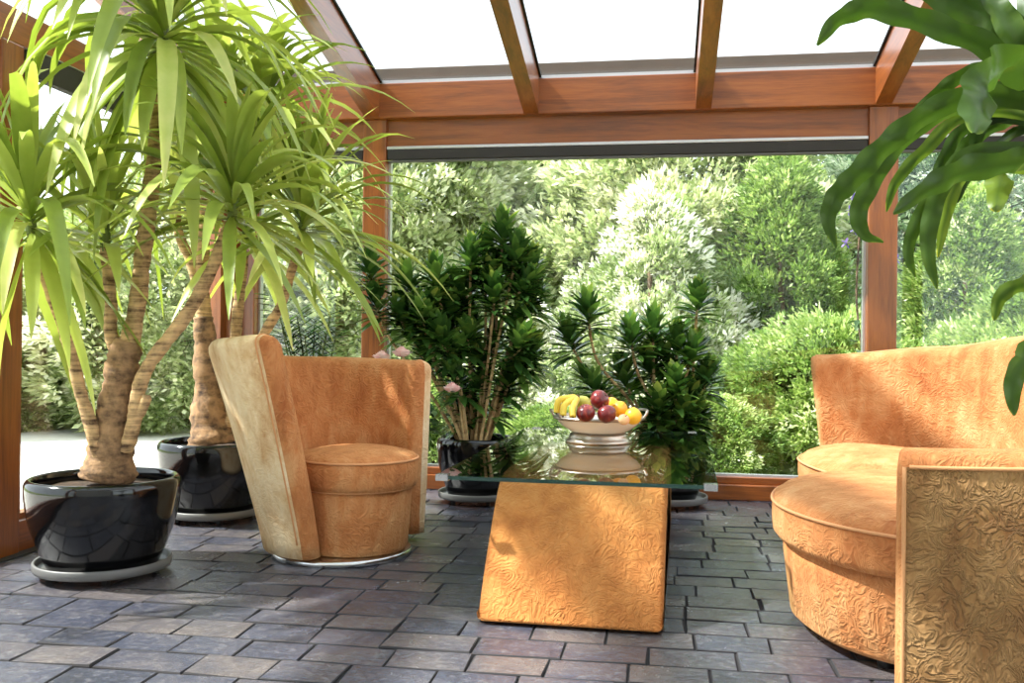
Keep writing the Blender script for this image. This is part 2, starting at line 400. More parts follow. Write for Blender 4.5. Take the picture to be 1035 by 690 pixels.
# --- roof: rafters, panes, eaves beam
roof = struct('ceiling')
def sloped(m, x0, x1, y0, y1, lo, hi, mi=0):
    vs = [(x, y, zroof(y) + d) for x in (x0, x1) for y in (y0, y1) for d in (lo, hi)]
    m.add(vs, [(0, 1, 3, 2), (4, 6, 7, 5), (0, 4, 5, 1), (2, 3, 7, 6), (0, 2, 6, 4), (1, 5, 7, 3)], mi); return m
for x in RX:
    hw = .042
    sloped(MB(), x - hw, x + hw, YH, 5.19, -.215, -.012).build('rafter', MT['wood_y'], roof, smooth=False)
    sloped(MB(), x - hw - .012, x + hw + .012, YH, 5.45, -.0118, .0005).build('gasket_strip', MT['rubber'], roof, smooth=False)
    sloped(MB(), x - .03, x + .03, YH, 5.47, .0075, .022).build('cover_strip', MT['alu'], roof, smooth=False)
for a, b in zip(RX, RX[1:]):
    sloped(MB(), a + .01, b - .01, YH, 5.47, .001, .007).build('roof_pane', MT['roof_glass'], roof, smooth=False)
W('eaves_beam', 'x', roof, (-2.62, 2.2, 5.19, 5.3, 2.118, 2.318))
MB().box(-2.62, 2.2, 5.2, 5.24, 2.318, 2.336).build('eaves_gasket', MT['alu'], roof, smooth=False)

t = thing('awning_rail', (0, 5.78, 2.525), 'weathered grey-brown awning rail seen through the roof glass above the eaves', 'awning')
MB().box(-3.0, 2.8, -.035, .035, -.045, .045, bev=.008).build('rail', MT['awning'], t, smooth=False)
for x in (RX[0], RX[5]):
    MB().box(x - .025, x + .025, -.44, -.036, -.045, .0).build('bracket', MT['awning'], t, smooth=False)

# ------------------------------------------------------------------ armchair
def arc_shell(center, fn, a0, a1, n=72, ends=.045, tilt=None):
    """upholstered wall swept round an arc; fn(a)->(point fn(side s in 0..1, z)) cross-section; ends are rolled over"""
    rows = []
    prof = []                                            # (side -1 outer .. 1 inner, height 0..1) round the section
    K = 14
    for i in range(K + 1): prof.append((-1.0, i / K))
    for i in range(1, 8): prof.append((-math.cos(PI * i / 8), 1.0 + .0 , math.sin(PI * i / 8)))
    for i in range(K + 1): prof.append((1.0, 1 - i / K))
    E = 6
    steps = [(0, k) for k in range(E)] + [(1, i) for i in range(n + 1)] + [(2, k) for k in range(E)]
    for typ, i in steps:
        if typ == 1: tt = i / n; sh = 1.0; ext = 0
        else:
            q = (i / E) if typ == 0 else 1 - (i + 1) / E   # 0 at the very end
            sh = max(.02, max(0, 1 - (1 - q) ** 3.2) ** (1 / 3.2)); ext = q; tt = 0 if typ == 0 else 1
        rows.append((typ, tt, sh, ext))
    out = []
    for typ, tt, sh, ext in rows:
        a = a0 + (a1 - a0) * tt; sec = []
        for pr in prof:
            s_, h_ = pr[0], pr[1]; cap = pr[2] if len(pr) > 2 else 0
            sec.append(fn(a, tt, s_, h_, cap, sh, 0 if typ == 1 else (1 - ext) * ends * (-1 if typ == 0 else 1)))
        out.append(sec)
    return out

def build_armchair():
    c = Vector((-1.235, 3.62, 0)); face = math.radians(-31)
    a0, a1 = math.radians(-104), math.radians(-104 - 202)     # left wing, round the back, to the low right arm
    T = thing('tub_armchair', c, 'embossed orange velvet tub armchair on a steel swivel plinth beside the yuccas', 'armchair')
    ztop = [(0, .865), (.12, .852), (.32, .80), (.6, .775), (1, .765)]
    flare = [(0, .27), (.3, .22), (.6, .15), (1, .03)]
    rbase = [(0, .28), (.5, .30), (1, .33)]
    th = [(0, .105), (.3, .09), (1, .105)]
    def fn(a, tt, s_, h_, cap, sh, ext):
        zt = interp(ztop, tt) - .02 * (1 - sh); fl = interp(flare, tt); tk = interp(th, tt) * .5
        rr = tk * (.0 + 1.0)
        z = .035 + (zt - rr * .75 - .035) * h_ + cap * rr * .75 * sh
        hh = (z - .035) / .83
        rm = interp(rbase, tt) + fl * (hh ** 1.15) + .0
        r = rm - s_ * tk * sh * (.85 + .15 * min(1, h_ * 3))
        p = Vector((math.cos(a), math.sin(a), 0)) * r
        tang = Vector((-math.sin(a), math.cos(a), 0)) * (-1)   # sweep direction (clockwise)
        p += tang * ext
        return Vector((p.x, p.y, z))
    rows = arc_shell(c, fn, a0, a1)
    m = MB(); npf = len(rows[0])
    m.grid(rows, 0)
    b = 0; nr = len(rows)
    m.f.append(tuple(range(npf))); m.m.append(0); m.f.append(tuple((nr - 1) * npf + j for j in range(npf))); m.m.append(0)
    m.f += [(i * npf, (i + 1) * npf, (i + 1) * npf + npf - 1, i * npf + npf - 1) for i in range(nr - 1)]; m.m += [0] * (nr - 1)
    # outer side and top of the shell are in the paler velvet
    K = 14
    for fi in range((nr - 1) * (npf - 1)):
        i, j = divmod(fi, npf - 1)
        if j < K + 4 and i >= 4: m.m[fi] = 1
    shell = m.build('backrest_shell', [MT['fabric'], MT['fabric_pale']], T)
    for idx in (6, nr - 7):                              # seam cords down the two front bands
        pts = [rows[idx][j] + (rows[idx][j] - rows[idx][npf // 2]).normalized() * .0 for j in range(0, npf)]
        sub = pts[1:K + 6]
        MB().tube(cr_spline(sub, 2), .0035, 6).build('seam_piping', MT['piping'], T)
    # seat drum and cushion
    off = Vector((math.cos(face), math.sin(face), 0)) * .04
    def blob(r0, zs, squash=1.0):
        pr = []
        return pr
    m = MB(); m.lathe([(.0, .03), (.205, .03), (.212, .05), (.228, .28), (.222, .295), (0, .295)], 64, (off.x, off.y)); m.build('seat_drum', MT['fabric'], T)
    off2 = off + Vector((math.cos(face), math.sin(face), 0)) * .012
    m = MB(); R = .240
    pr = [(0, .27), (R - .03, .27), (R - .006, .278), (R, .30), (R + .003, .34), (R, .382), (R - .012, .40), (R - .05, .412), (R * .55, .424), (0, .428)]
    m.lathe(pr, 64, (off2.x, off2.y)); cu = m.build('seat_cushion', MT['fabric'], T)
    ring = [(off2.x + (R + .001) * math.cos(2 * PI * i / 64), off2.y + (R + .001) * math.sin(2 * PI * i / 64), .385) for i in range(65)]
    MB().tube(ring, .005, 6, cap=False).build('cushion_piping', MT['piping'], cu)
    ring = [(off2.x + (R - .012) * math.cos(2 * PI * i / 64), off2.y + (R - .012) * math.sin(2 * PI * i / 64), .275) for i in range(65)]
    MB().tube(ring, .004, 6, cap=False).build('cushion_piping', MT['piping'], cu)
    m = MB(); m.lathe([(0, 0), (.272, 0), (.277, .004), (.277, .018), (.27, .024), (0, .024)], 72, (-.02, -.01)); m.build('swivel_plinth', MT['steel'], T)
    return T
build_armchair()

# ------------------------------------------------------------------ sofa
def offset_loop(pts, d):
    n = len(pts); out = []
    for i in range(n):
        a, b = pts[i - 1], pts[(i + 1) % n]; t_ = (b - a); nn = Vector((t_.y, -t_.x)).normalized(); out.append(pts[i] - nn * d)
    return out
def padded(outline, prof, per=7, crown=None):
    """soft block: closed plan outline swept through (inset, z) steps"""
    base = [Vector((p.x, p.y)) for p in cr_spline([Vector((x, y, 0)) for x, y in outline], per, True)]
    area = sum(base[i - 1].x * base[i].y - base[i].x * base[i - 1].y for i in range(len(base)))
    if area < 0: base.reverse()
    rows = []
    for ins, z in prof:
        lp = offset_loop(base, ins) if ins < .1 else None
        if lp is None:
            cxy = sum(base, Vector((0, 0))) / len(base); k = ins
            l0 = offset_loop(base, .09); lp = [p.lerp(cxy, min(1, (k - .09) * 2.2)) for p in l0]
        rows.append([Vector((p.x, p.y, z)) for p in lp])
    m = MB(); m.grid(rows, 0, loop=True); n = len(base); k = len(rows)
    m.f.append(tuple(range(n))[::-1]); m.m.append(0); m.f.append(tuple((k - 1) * n + j for j in range(n))); m.m.append(0)
    return m, base

def build_sofa():
    c = Vector((.722, 3.36, 0))
    T = thing('curved_sofa', c, 'big curved orange velvet sofa with two rounded cushions at the right', 'sofa')
    L = lambda pts: [(x - c.x, y - c.y) for x, y in pts]
    ax, by = .72, 1.07
    a0, a1 = math.radians(-98), math.radians(87)
    ztop = [(0, .615), (.16, .63), (.34, .79), (.5, .91), (.68, .895), (.85, .845), (1, .80)]
    th = [(0, .10), (.3, .12), (1, .11)]; flare = [(0, .0), (.25, .04), (.5, .1), (.8, .09), (1, .08)]
    def fn(a, tt, s_, h_, cap, sh, ext):
        zt = interp(ztop, tt) - .015 * (1 - sh); tk = interp(th, tt) * .5; fl = interp(flare, tt)
        z = .03 + (zt - tk * .8 - .03) * h_ + cap * tk * .8 * sh
        ca, sa = math.cos(a), math.sin(a)
        # superellipse-like plan so the arms run straight before the back curves
        e = .8; px = ax * math.copysign(abs(ca) ** e, ca); py = by * math.copysign(abs(sa) ** e, sa)
        nrm = Vector((ca / ax, sa / by, 0)).normalized()
        p = Vector((px, py, 0)) + nrm * (-s_ * tk * sh + fl * ((z - .03) / .8))
        tang = Vector((-sa * ax, ca * by, 0)).normalized()
        p += tang * (ext + .09 * sstep((tt - .86) / .14) * (z / .8))
        return Vector((p.x, p.y, z))
    rows = arc_shell(c, fn, a0, a1, n=80, ends=.03)
    m = MB(); npf = len(rows[0]); nr = len(rows); m.grid(rows, 0)
    m.f.append(tuple(range(npf))); m.m.append(0); m.f.append(tuple((nr - 1) * npf + j for j in range(npf))); m.m.append(0)
    m.f += [(i * npf, (i + 1) * npf, (i + 1) * npf + npf - 1, i * npf + npf - 1) for i in range(nr - 1)]; m.m += [0] * (nr - 1)
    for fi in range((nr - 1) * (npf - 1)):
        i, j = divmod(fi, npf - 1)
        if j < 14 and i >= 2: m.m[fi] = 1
    m.build('backrest_shell', [MT['fabric'], MT['fabric_shaded']], T)
    path = [rows[i][14] for i in range(5, nr - 5)]
    MB().tube(path, .005, 6).build('top_piping', MT['piping'], T)
    path = [rows[i][18] for i in range(30, nr - 5)]
    MB().tube(path, .005, 6).build('top_piping', MT['piping'], T)
    path = [rows[3][j] for j in range(0, 15)]
    MB().tube(path, .005, 6).build('end_piping', MT['piping'], T)
    near = [(.375, 2.72), (.338, 2.94), (.385, 3.2), (.50, 3.38), (.68, 3.46), (1.0, 3.47), (1.22, 3.4), (1.24, 2.9), (1.12, 2.55), (.9, 2.41), (.66, 2.4), (.48, 2.53)]
    far = [(.68, 3.49), (.60, 3.66), (.56, 3.9), (.575, 4.1), (.66, 4.27), (.84, 4.33), (1.05, 4.22), (1.2, 3.95), (1.24, 3.6), (1.05, 3.49), (.85, 3.475)]
    for o_, nm in ((near, 'near'), (far, 'far')):
        prof = [(.05, .262), (.02, .268), (.003, .29), (.0, .325), (.0, .36), (.006, .385), (.03, .404), (.07, .419), (.16, .434), (.3, .443), (.5, .446)]
        m, base = padded(L(o_), prof); cu = m.build('seat_cushion', MT['fabric'], T)
        ring = [Vector((p.x, p.y, .378)) for p in base]; MB().tube(ring + ring[:1], .005, 6, cap=False).build('cushion_piping', MT['piping'], cu)
    basep = [(.42, 2.72), (.375, 2.95), (.425, 3.2), (.57, 3.4), (.68, 3.5), (.645, 3.7), (.63, 3.95), (.68, 4.2), (.85, 4.3), (1.05, 4.2), (1.2, 3.95), (1.25, 3.4), (1.22, 2.9), (1.1, 2.55), (.9, 2.43), (.68, 2.46), (.52, 2.56)]
    m, base = padded(L(basep), [(.04, .03), (.022, .045), (.0, .22), (.0, .262)]); m.build('seat_base', MT['fabric'], T)
    for x, y in ((.6, 2.62), (1.1, 2.7), (.75, 4.2), (1.12, 4.0), (.62, 3.1)):
        MB().lathe([(.025, 0), (.03, .034)], 16, (x - c.x, y - c.y)).build('foot', MT['dark_plastic'], T)
build_sofa()

# ------------------------------------------------------------------ coffee table
def build_table():
    c = Vector((-.262, 2.85, 0)); rz = -.022
    T = thing('coffee_table', c, 'glass-topped coffee table on a curved embossed orange velvet base', 'table', rz=rz)
    # upholstered bridge: side profile (y, z), thick slab that leans up from the floor, rolls over and comes down behind
    outer = cr_spline([Vector((0, y, z)) for y, z in ((-.085, .012), (-.03, .10), (.06, .215), (.17, .33), (.25, .392), (.36, .412), (.62, .413), (1.05, .413), (1.3, .40), (1.42, .34), (1.52, .22), (1.6, .10), (1.65, .012))], 6)
    inner = cr_spline([Vector((0, y, z)) for y, z in ((1.50, .012), (1.44, .1), (1.36, .2), (1.26, .27), (1.1, .29), (.62, .29), (.42, .285), (.3, .235), (.2, .14), (.12, .07), (.07, .012))], 6)
    loop = outer + inner; rows = []
    hw = .277
    for x, ins in ((-hw, .022), (-hw + .004, .008), (-hw + .016, 0), (-hw * .5, 0), (0, 0), (hw * .5, 0), (hw - .016, 0), (hw - .004, .008), (hw, .022)):
        pts = []
        n = len(loop)
        for i in range(n):
            a, b = loop[i - 1], loop[(i + 1) % n]; d = b - a; nn = Vector((0, -d.z, d.y)).normalized()
            pts.append(Vector((x, loop[i].y, max(.008, loop[i].z))) - Vector((0, nn.y, nn.z)) * ins)
        rows.append(pts)
    m = MB(); m.grid(rows, 0, loop=True); n = len(loop)
    m.f.append(tuple(range(n))[::-1]); m.m.append(0); m.f.append(tuple((len(rows) - 1) * n + j for j in range(n))); m.m.append(0)
    m.build('curved_base', MT['fabric_table'], T)
    for x in (-.2, .2):
        for y in (-.02, 1.57): MB().lathe([(.018, 0), (.018, .014)], 12, (x, y)).build('glide_foot', MT['dark_plastic'], T)
    x0, x1, y0, y1, z0, z1 = -.432, .432, 0, 1.70, .418, .43
    g = MB(); vs = [(x0, y0, z0), (x1, y0, z0), (x1, y1, z0), (x0, y1, z0), (x0, y0, z1), (x1, y0, z1), (x1, y1, z1), (x0, y1, z1)]
    g.add(vs, [(3, 2, 1, 0), (4, 5, 6, 7)], 0); g.add(vs, [(0, 1, 5, 4), (1, 2, 6, 5), (2, 3, 7, 6), (3, 0, 4, 7)], 1)
    g.build('glass_top', [MT['table_glass'], MT['glass_edge']], T, smooth=False)
    for x, y, sx in ((x0 + .022, y0 + .012, 1), (x1 - .022, y0 + .012, -1), (x0 + .06, y1 - .02, 1), (x1 - .06, y1 - .02, -1)):
        MB().box(x - .02, x + .02, y - .014, y + .014, z0 - .004, z0 - .0005).box(x - .02, x + .02, y - .014, y + .014, z1 + .0005, z1 + .004).box(x - .02, x + .02, y - (.017 if y < 1 else -.021), y + (.023 if y > 1 else -.0125), z0 - .004, z1 + .004).build('corner_clip', MT['steel'], T, smooth=False)
build_table()
ZT = .430

# ------------------------------------------------------------------ fruit bowl and fruit
bc = at_z(605, 446.5, ZT); bc.z = ZT + .0005
def build_bowl():
    T = thing('fruit_bowl', bc, 'wide cream ceramic bowl with pewter rim and foot on the glass table', 'bowl')
    MB().lathe([(0, .0), (.126, 0), (.128, .006), (.118, .014), (.112, .028), (.112, .034), (.1, .04), (0, .04)], 56).build('pewter_foot', MT['pewter'], T)
    MB().lathe([(0, .0405), (.098, .0405), (.115, .05), (.145, .072), (.165, .097), (.166, .1), (.16, .1), (.14, .075), (.1, .055), (0, .05)], 56).build('bowl_body', MT['ceramic'], T)
    MB().lathe([(.163, .098), (.172, .097), (.177, .102), (.176, .109), (.168, .112), (.16, .109), (.159, .1015)], 56, closed=True).build('pewter_rim', MT['pewter'], T)
    for sgn in (-1, 1):
        q = [Vector((sgn * .172 * math.cos(a) * (1 + .0), .172 * math.sin(a), 0)) for a in (-.32, .32)]
        d = Vector((sgn, 0, 0)); o_ = Vector((0, 0, .106))
        pts = [q[0] + o_, q[0] + d * .008 + o_ + Vector((0, 0, .014)), q[0] + d * .014 + o_ + Vector((0, .006, .026)), d * .19 + o_ + Vector((0, 0, .028)), q[1] + d * .014 + o_ + Vector((0, -.006, .026)), q[1] + d * .008 + o_ + Vector((0, 0, .014)), q[1] + o_]
        h = MB().tube(cr_spline(pts, 5), .0055, 8).build('handle', MT['pewter'], T); h.location = (0, 0, 0)
    T.rotation_euler.z = .35; T.scale = (1.1, 1.1, 1.0)
build_bowl()
def fruit_mat(name, stops, scale=8, rough=.28, bump=0, stretch=(1, 1, 1)):
    t = NT(name); n = t.noise(t.coords(stretch), scale, 5, .6)
    kw = dict(Base_Color=t.ramp(n.outputs[0], stops), Roughness=rough, Coat_Weight=.2)
    if bump: kw['Normal'] = t.bump(t.noise(t.coords(), 120, 2).outputs[0], bump, .004)
    t.principled(**kw); return t.mat
MT['apple'] = fruit_mat('red_apple_skin', [(.3, srgb(70, 14, 18)), (.55, srgb(116, 26, 28)), (.75, srgb(176, 88, 60))], 18, stretch=(3, 3, .8))
MT['lemon'] = fruit_mat('yellow_citrus_peel', [(.3, srgb(236, 168, 20)), (.7, srgb(250, 200, 50))], 6, .4, .25)
MT['orange'] = fruit_mat('orange_citrus_peel', [(.3, srgb(238, 150, 18)), (.7, srgb(246, 180, 44))], 6, .4, .25)
MT['peach'] = fruit_mat('peach_skin', [(.3, srgb(214, 120, 80)), (.7, srgb(244, 206, 150))], 14, .6)
MT['pear'] = fruit_mat('green_pear_skin', [(.3, srgb(150, 150, 40)), (.7, srgb(196, 186, 70))], 20, .4)
MT['banana'] = fruit_mat('banana_skin', [(.3, srgb(214, 178, 42)), (.6, srgb(236, 206, 74)), (.8, srgb(196, 190, 70))], 10, .45)
MT['brown'] = mat_plain('fruit_stem_brown', srgb(92, 66, 36), .8)
def apple(p, r, label, tilt, mat='apple', name='apple', cat='apple', group=None):
    T = thing(name, p, label, cat, group); T.rotation_euler = tilt
    prof = []
    for i in range(21):
        a = -PI / 2 + PI * i / 20; rr = math.cos(a); z = math.sin(a)
        dim = .28 * math.exp(-(rr / .22) ** 2) * (1 if z > 0 else .5)
        prof.append((max(0, rr * r * (1.0 + .06 * z)), (z * .92 - math.copysign(dim, z)) * r))
    prof[0] = (0, prof[0][1]); prof[-1] = (0, prof[-1][1])
    MB().lathe(prof, 32).build('apple_body' if name == 'apple' else 'fruit_body', MT[mat], T)
    MB().tube([(0, 0, r * .6), (.001, 0, r * .8), (.004, .001, r * 1.08)], [.0016, .0014, .002], 6).build('fruit_stem', MT['brown'], T)
g = 'dark red apples in the bowl'
apple(at(592, 417.5, 3.655), .0375, 'dark red apple at the front left of the bowl, beside the bananas', (.3, -.3, 0), group=g)
apple(at(613.5, 418.5, 3.665), .0385, 'round red apple at the front middle of the bowl', (-.2, .4, 2), group=g)
apple(at(606, 404, 3.728), .040, 'dark red apple on top of the fruit pile', (.9, .3, 1), group=g)
apple(at(630.5, 424, 3.625), .0225, 'small pale peach tucked between apple and orange citrus', (.4, .4, 0), 'peach', 'peach', 'peach')
def citrus(p, r, label, mat, rot):
    T = thing('citrus_fruit', p, label, 'citrus fruit', 'yellow citrus fruit in the bowl'); T.rotation_euler = rot
    prof = [(max(0, math.cos(-PI / 2 + PI * i / 20)) * r, math.sin(-PI / 2 + PI * i / 20) * r * 1.0) for i in range(21)]
    prof[0] = (0, -r); prof[-3:] = [(r * .27, r * .985), (r * .12, r * 1.05), (0, r * 1.09)]
    MB().lathe(prof, 32).build('fruit_body', MT[mat], T); MB().lathe([(0, -r * 1.02), (r * .09, -r * 1.01), (r * .11, -r * .985), (0, -r * .97)], 10).build('stalk_scar', MT['brown'], T)
citrus(at(640, 420.5, 3.69), .0335, 'yellow citrus fruit at the right edge of the bowl', 'lemon', (.1, .1, 0))
citrus(at(626, 413.5, 3.76), .0335, 'orange-yellow citrus fruit behind the peach', 'orange', (.3, .6, 0))
citrus(at(618, 409, 3.83), .031, 'yellow citrus fruit half hidden behind the topmost apple', 'lemon', (.6, .1, 0))
def pear(p, label):
    T = thing('pear', p, label, 'pear'); T.rotation_euler = (.5, -1.1, .3); r = .034
    MB().lathe([(0, -.034), (.02, -.031), (.032, -.016), (.034, 0), (.029, .018), (.018, .036), (.012, .048), (.006, .053), (0, .054)], 28).build('fruit_body', MT['pear'], T)
    MB().tube([(0, 0, .052), (.002, 0, .062), (.006, 0, .07)], .0016, 6).build('fruit_stem', MT['brown'], T)
pear(at(589, 408, 3.84), 'green-yellow pear behind the bananas and apples')
def bananas():
    top = at(583.5, 402, 3.70); T = thing('banana_bunch', top, 'bunch of yellow bananas hanging over the left of the bowl', 'bananas')
    ends = [(562.5, 417, 3.69), (569, 420, 3.66), (579, 421.5, 3.635)]
    bow = [(-13, -5), (-9, -2), (-4, 1)]
    for (ex, ey, et), (bx, by_) in zip(ends, bow):
        e = at(ex, ey, et) - top; mid = at((583.5 + ex) / 2 + bx * .6, (402 + ey) / 2 + by_, (3.70 + et) / 2 - .01) - top
        pts = cr_spline([Vector((0, 0, 0)), mid * .35 + Vector((0, 0, .004)), mid, e * .85 + mid * .15, e], 6); k = len(pts)
        rad = [.0045 if i < 2 else .0135 * min(1, .45 + i / 6) * (1 if i < k - 5 else max(.3, (k - i) / 5)) for i in range(k)]
        b = MB().tube(pts, rad, 7).build('banana', MT['banana'], T)
        MB().tube([pts[-1], pts[-1] + (pts[-1] - pts[-2]).normalized() * .006], [.0042, .003], 6).build('banana_tip', MT['brown'], b)
    MB().tube([Vector((.003, 0, .012)), Vector((0, 0, 0)), Vector((-.004, -.002, -.008))], [.006, .009, .008], 8).build('bunch_stem', MT['brown'], T)
bananas()

# ------------------------------------------------------------------ plants: pots
def pot(T, R, z0, z1, name='glazed_pot', soil=True, lo=.72):
    h = z1 - z0
    p = [(0, z0), (R * lo * .96, z0), (R * lo, z0 + .008), (R * (lo + .10), z0 + h * .22), (R * .935, z0 + h * .5), (R * .985, z0 + h * .74), (R, z0 + h * .88), (R * .99, z0 + h * .95), (R * .965, z0 + h * .985), (R * .93, z1), (R * .9, z0 + h * .985), (R * .885, z0 + h * .93), (R * .88, z0 + h * .8), (0, z0 + h * .8)]
    sp = cr_spline([Vector((a, b, 0)) for a, b in p[1:-1]], 3); prof = [p[0]] + [(v.x, v.y) for v in sp] + [p[-1]]
    o = MB().lathe(prof, 64).build(name, MT['black_glaze'], T)
    if soil:
        r = random.Random(int(R * 1e4)); rows = []
        for i in range(9):
            rr = R * .878 * i / 8; rows.append([Vector((rr * math.cos(2 * PI * j / 40), rr * math.sin(2 * PI * j / 40), z0 + h * .865 + (1 - i / 8) * .012 + (r.uniform(-.005, .005) if i else 0))) for j in range(40)])
        MB().grid(rows, loop=True).build('soil', MT['soil'], T)
    return o
def caddy(loc, R, label):
    T = thing('plant_caddy', loc, label, 'plant saucer', 'grey wheeled saucers under the plant pots')
    MB().lathe([(0, .026), (R * .93, .026), (R * .985, .03), (R, .04), (R, .058), (R * .985, .062), (R * .955, .06), (R * .945, .042), (R * .92, .0375), (0, .0375)], 64).build('saucer', MT['grey_plastic'], T)
    for k in range(5):
        a = 2 * PI * k / 5 + .3; x, y = R * .78 * math.cos(a), R * .78 * math.sin(a)
        MB().tube([(x - .009, y, .0135), (x + .009, y, .0135)], .0135, 14).box(x - .006, x + .006, y - .006, y + .006, .014, .0265).build('caster', MT['dark_plastic'], T, smooth=False)

# ------------------------------------------------------------------ plants: leaves
ORG = [None]
def strap(m, p, d, L, w, droop, tint, r, ns=9, fold=.25, twist=0, wave=0, wide_at=.42, tip=1.0):
    """one blade: starts at p along d, sags under its weight, V-folded along the midrib"""
    p = Vector(p); d = Vector(d).normalized(); st = L / ns; rows = []
    side = d.cross(UP)
    if side.length < .05: side = Vector((r.uniform(-1, 1), r.uniform(-1, 1), 0))
    side.normalize(); tints = []
    for i in range(ns + 1):
        t_ = i / ns
        prof = (math.sin(PI * min(1, (t_ / wide_at)) / 2) ** .7 if t_ < wide_at else (1 - ((t_ - wide_at) / (1 - wide_at)) ** 1.7) ** .8) if t_ < 1 else 0
        hw = max(.0012, w * .5 * max(prof, .28 if t_ < .1 else 0))
        s2 = (side + UP * twist * t_)
        s2 = (s2 - d * s2.dot(d)).normalized(); nn = s2.cross(d).normalized()
        wv = wave * math.sin(t_ * 17 + tint * 9) * hw; wv2 = wave * math.sin(t_ * 19 + 2 + tint * 5) * hw
        rows.append([p + s2 * hw + nn * (fold * hw + wv), p.copy(), p - s2 * hw + nn * (fold * hw + wv2)])
        tv = tint + (.12 if t_ > .9 else 0) + .08 * t_
        tints += [tv, tv - .06, tv]
        if ORG[0] is not None:
            q = p + d * st + ORG[0]
            if q.x < XL + .3 and d.x < 0: d.x *= .6
            if q.z > zroof(q.y) - .4 and d.z > 0: d.z *= .7
            if q.y > YB - .25 and d.y > 0: d.y *= .6
            if q.x < XL + .06 and d.x < 0: d.x = .05
            if q.y > YB - .07 and d.y > 0: d.y = -.05
            if q.z > zroof(q.y) - (.27 if min(abs(q.x - x_) for x_ in RX) < .15 else .06) and d.z > 0: d.z = -.08
            d.normalize()
        p = p + d * st
        d = (d - UP * (droop * st * (1.2 if t_ > .25 else .5) * (1 - abs(min(0, d.z)) * .6)) + side * r.uniform(-.02, .02)).normalized()
    m.grid(rows, tint=tints)

def rosette(T, c, axis, n, L, w, droop, seed, name='leaf_rosette', spread=(85, -35), stem=.10, mat='yucca', tint=(.25, .85), fold=.3):
    r = random.Random(seed); c = Vector(c); ax = Vector(axis).normalized(); e1 = ax.orthogonal().normalized(); e2 = ax.cross(e1); m = MB(); n = int(n * 1.6)
    for i in range(n):
        q = i / (n - 1); az = i * 2.39996 + r.uniform(-.6, .6)
        el = math.radians(lerp(spread[1], spread[0], q ** .85) + r.uniform(-16, 16))
        d = (e1 * math.cos(az) + e2 * math.sin(az)) * math.cos(el) + ax * math.sin(el)
        base = c + ax * (stem * (q - .5)) + (e1 * math.cos(az) + e2 * math.sin(az)) * .008
        ll = L * 1.05 * (.72 + .38 * math.sin(PI * min(1, .25 + q * .65))) * r.uniform(.7, 1.22)
        strap(m, base, d, ll, w * 1.08 * r.uniform(.8, 1.15), droop * r.uniform(.6, 1.35), r.uniform(*tint), r, fold=fold, twist=r.uniform(-.5, .5))
    return m.build(name, MT[mat], T)

# ------------------------------------------------------------------ yuccas
def stem_part(T, pts, radii, name, mat, per=7, n=12, rings=True):
    sp = cr_spline(pts, per); k = len(sp); rr = []
    for i in range(k):
        f = i / (k - 1) * (len(radii) - 1); a = int(min(f, len(radii) - 2)); v = lerp(radii[a], radii[a + 1], f - a)
        rr.append(v * (1 + (.05 * math.sin(i * 2.6) + .05 * math.sin(i * .93 + len(name) + pts[0].x * 9) if rings else .0)))
    return MB().tube(sp, rr, n, ridge=.05).build(name, MT[mat], T)

def yucca(loc, R, z1, label, trunk, canes, crowns, seed):
    T = thing('potted_yucca', loc, label, 'potted plant', 'tall yuccas in black glazed pots')
    o = Vector(loc); ORG[0] = o; pot(T, R, .0382, z1)
    tp, tr = trunk; stem_part(T, [p - o for p in tp], tr, 'trunk', 'bark', n=16)
    for pts, rad in canes: stem_part(T, [p - o for p in pts], rad, 'cane', 'bark_ringed', n=10)
    for i, (c, ax, n_, L, w, dr, sp) in enumerate(crowns):
        rosette(T, c - o, ax, n_, L, w, dr, seed + i, spread=sp, stem=.12)
        e = Vector(ax).normalized()
        MB().tube([c - o - e * .09, c - o, c - o + e * .07], [.017, .019, .012], 8).build('green_tip', MT['green_stem'], T)
    return T

p1 = at_z(104.5, 580, 0); p1.z = 0
caddy(p1, .232, 'grey wheeled saucer under the front left yucca pot'); d1 = 3.37
A = lambda px, py, dt=0: at(px, py, d1 + dt)
yucca(p1, .262, .352, 'tall yucca in a glossy black pot standing nearest, at the front left',
    ([A(108, 484), A(112, 460), A(117, 425), A(122, 385), A(126, 358), A(130, 344)], [.098, .083, .066, .061, .057, .045]),
    [([A(126, 360), A(137, 320), A(143, 270), A(150, 215), A(156, 160), A(162, 105), A(166, 60)], [.042, .031, .03, .03, .028, .027, .022]),
     ([A(99, 462, -.05), A(94, 436, -.06), A(84, 405, -.06), A(72, 358, -.08), A(63, 328, -.1), A(46, 280, -.14), A(34, 238, -.18)], [.022, .026, .022, .02, .02, .019, .018]),
     ([A(118, 356), A(112, 335), A(112, 300), A(108, 268), A(106, 250)], [.025, .024, .021, .02, .018]),
     ([A(127, 456, -.04), A(136, 425, -.05), A(140, 395, -.05), A(152, 366, -.05), A(176, 335, -.05), A(198, 303, -.05), A(218, 262, -.04), A(232, 225, -.02)], [.024, .027, .026, .024, .025, .024, .022, .02]),
     ([A(139, 420, -.05), A(146, 408, -.06), A(148, 399, -.06)], [.02, .019, .016])],
    [(A(165, 38), (.05, -.1, 1), 62, .66, .056, 5.6, (82, -45)),
     (A(30, 222, -.2), (-.15, -.1, 1), 42, .60, .05, 3.8, (85, -55)),
     (A(106, 236), (-.05, 0, 1), 26, .44, .042, 2.4, (85, 10)),
     (A(236, 206, -.02), (.15, -.1, 1), 38, .50, .045, 3.0, (85, -18))], 11)

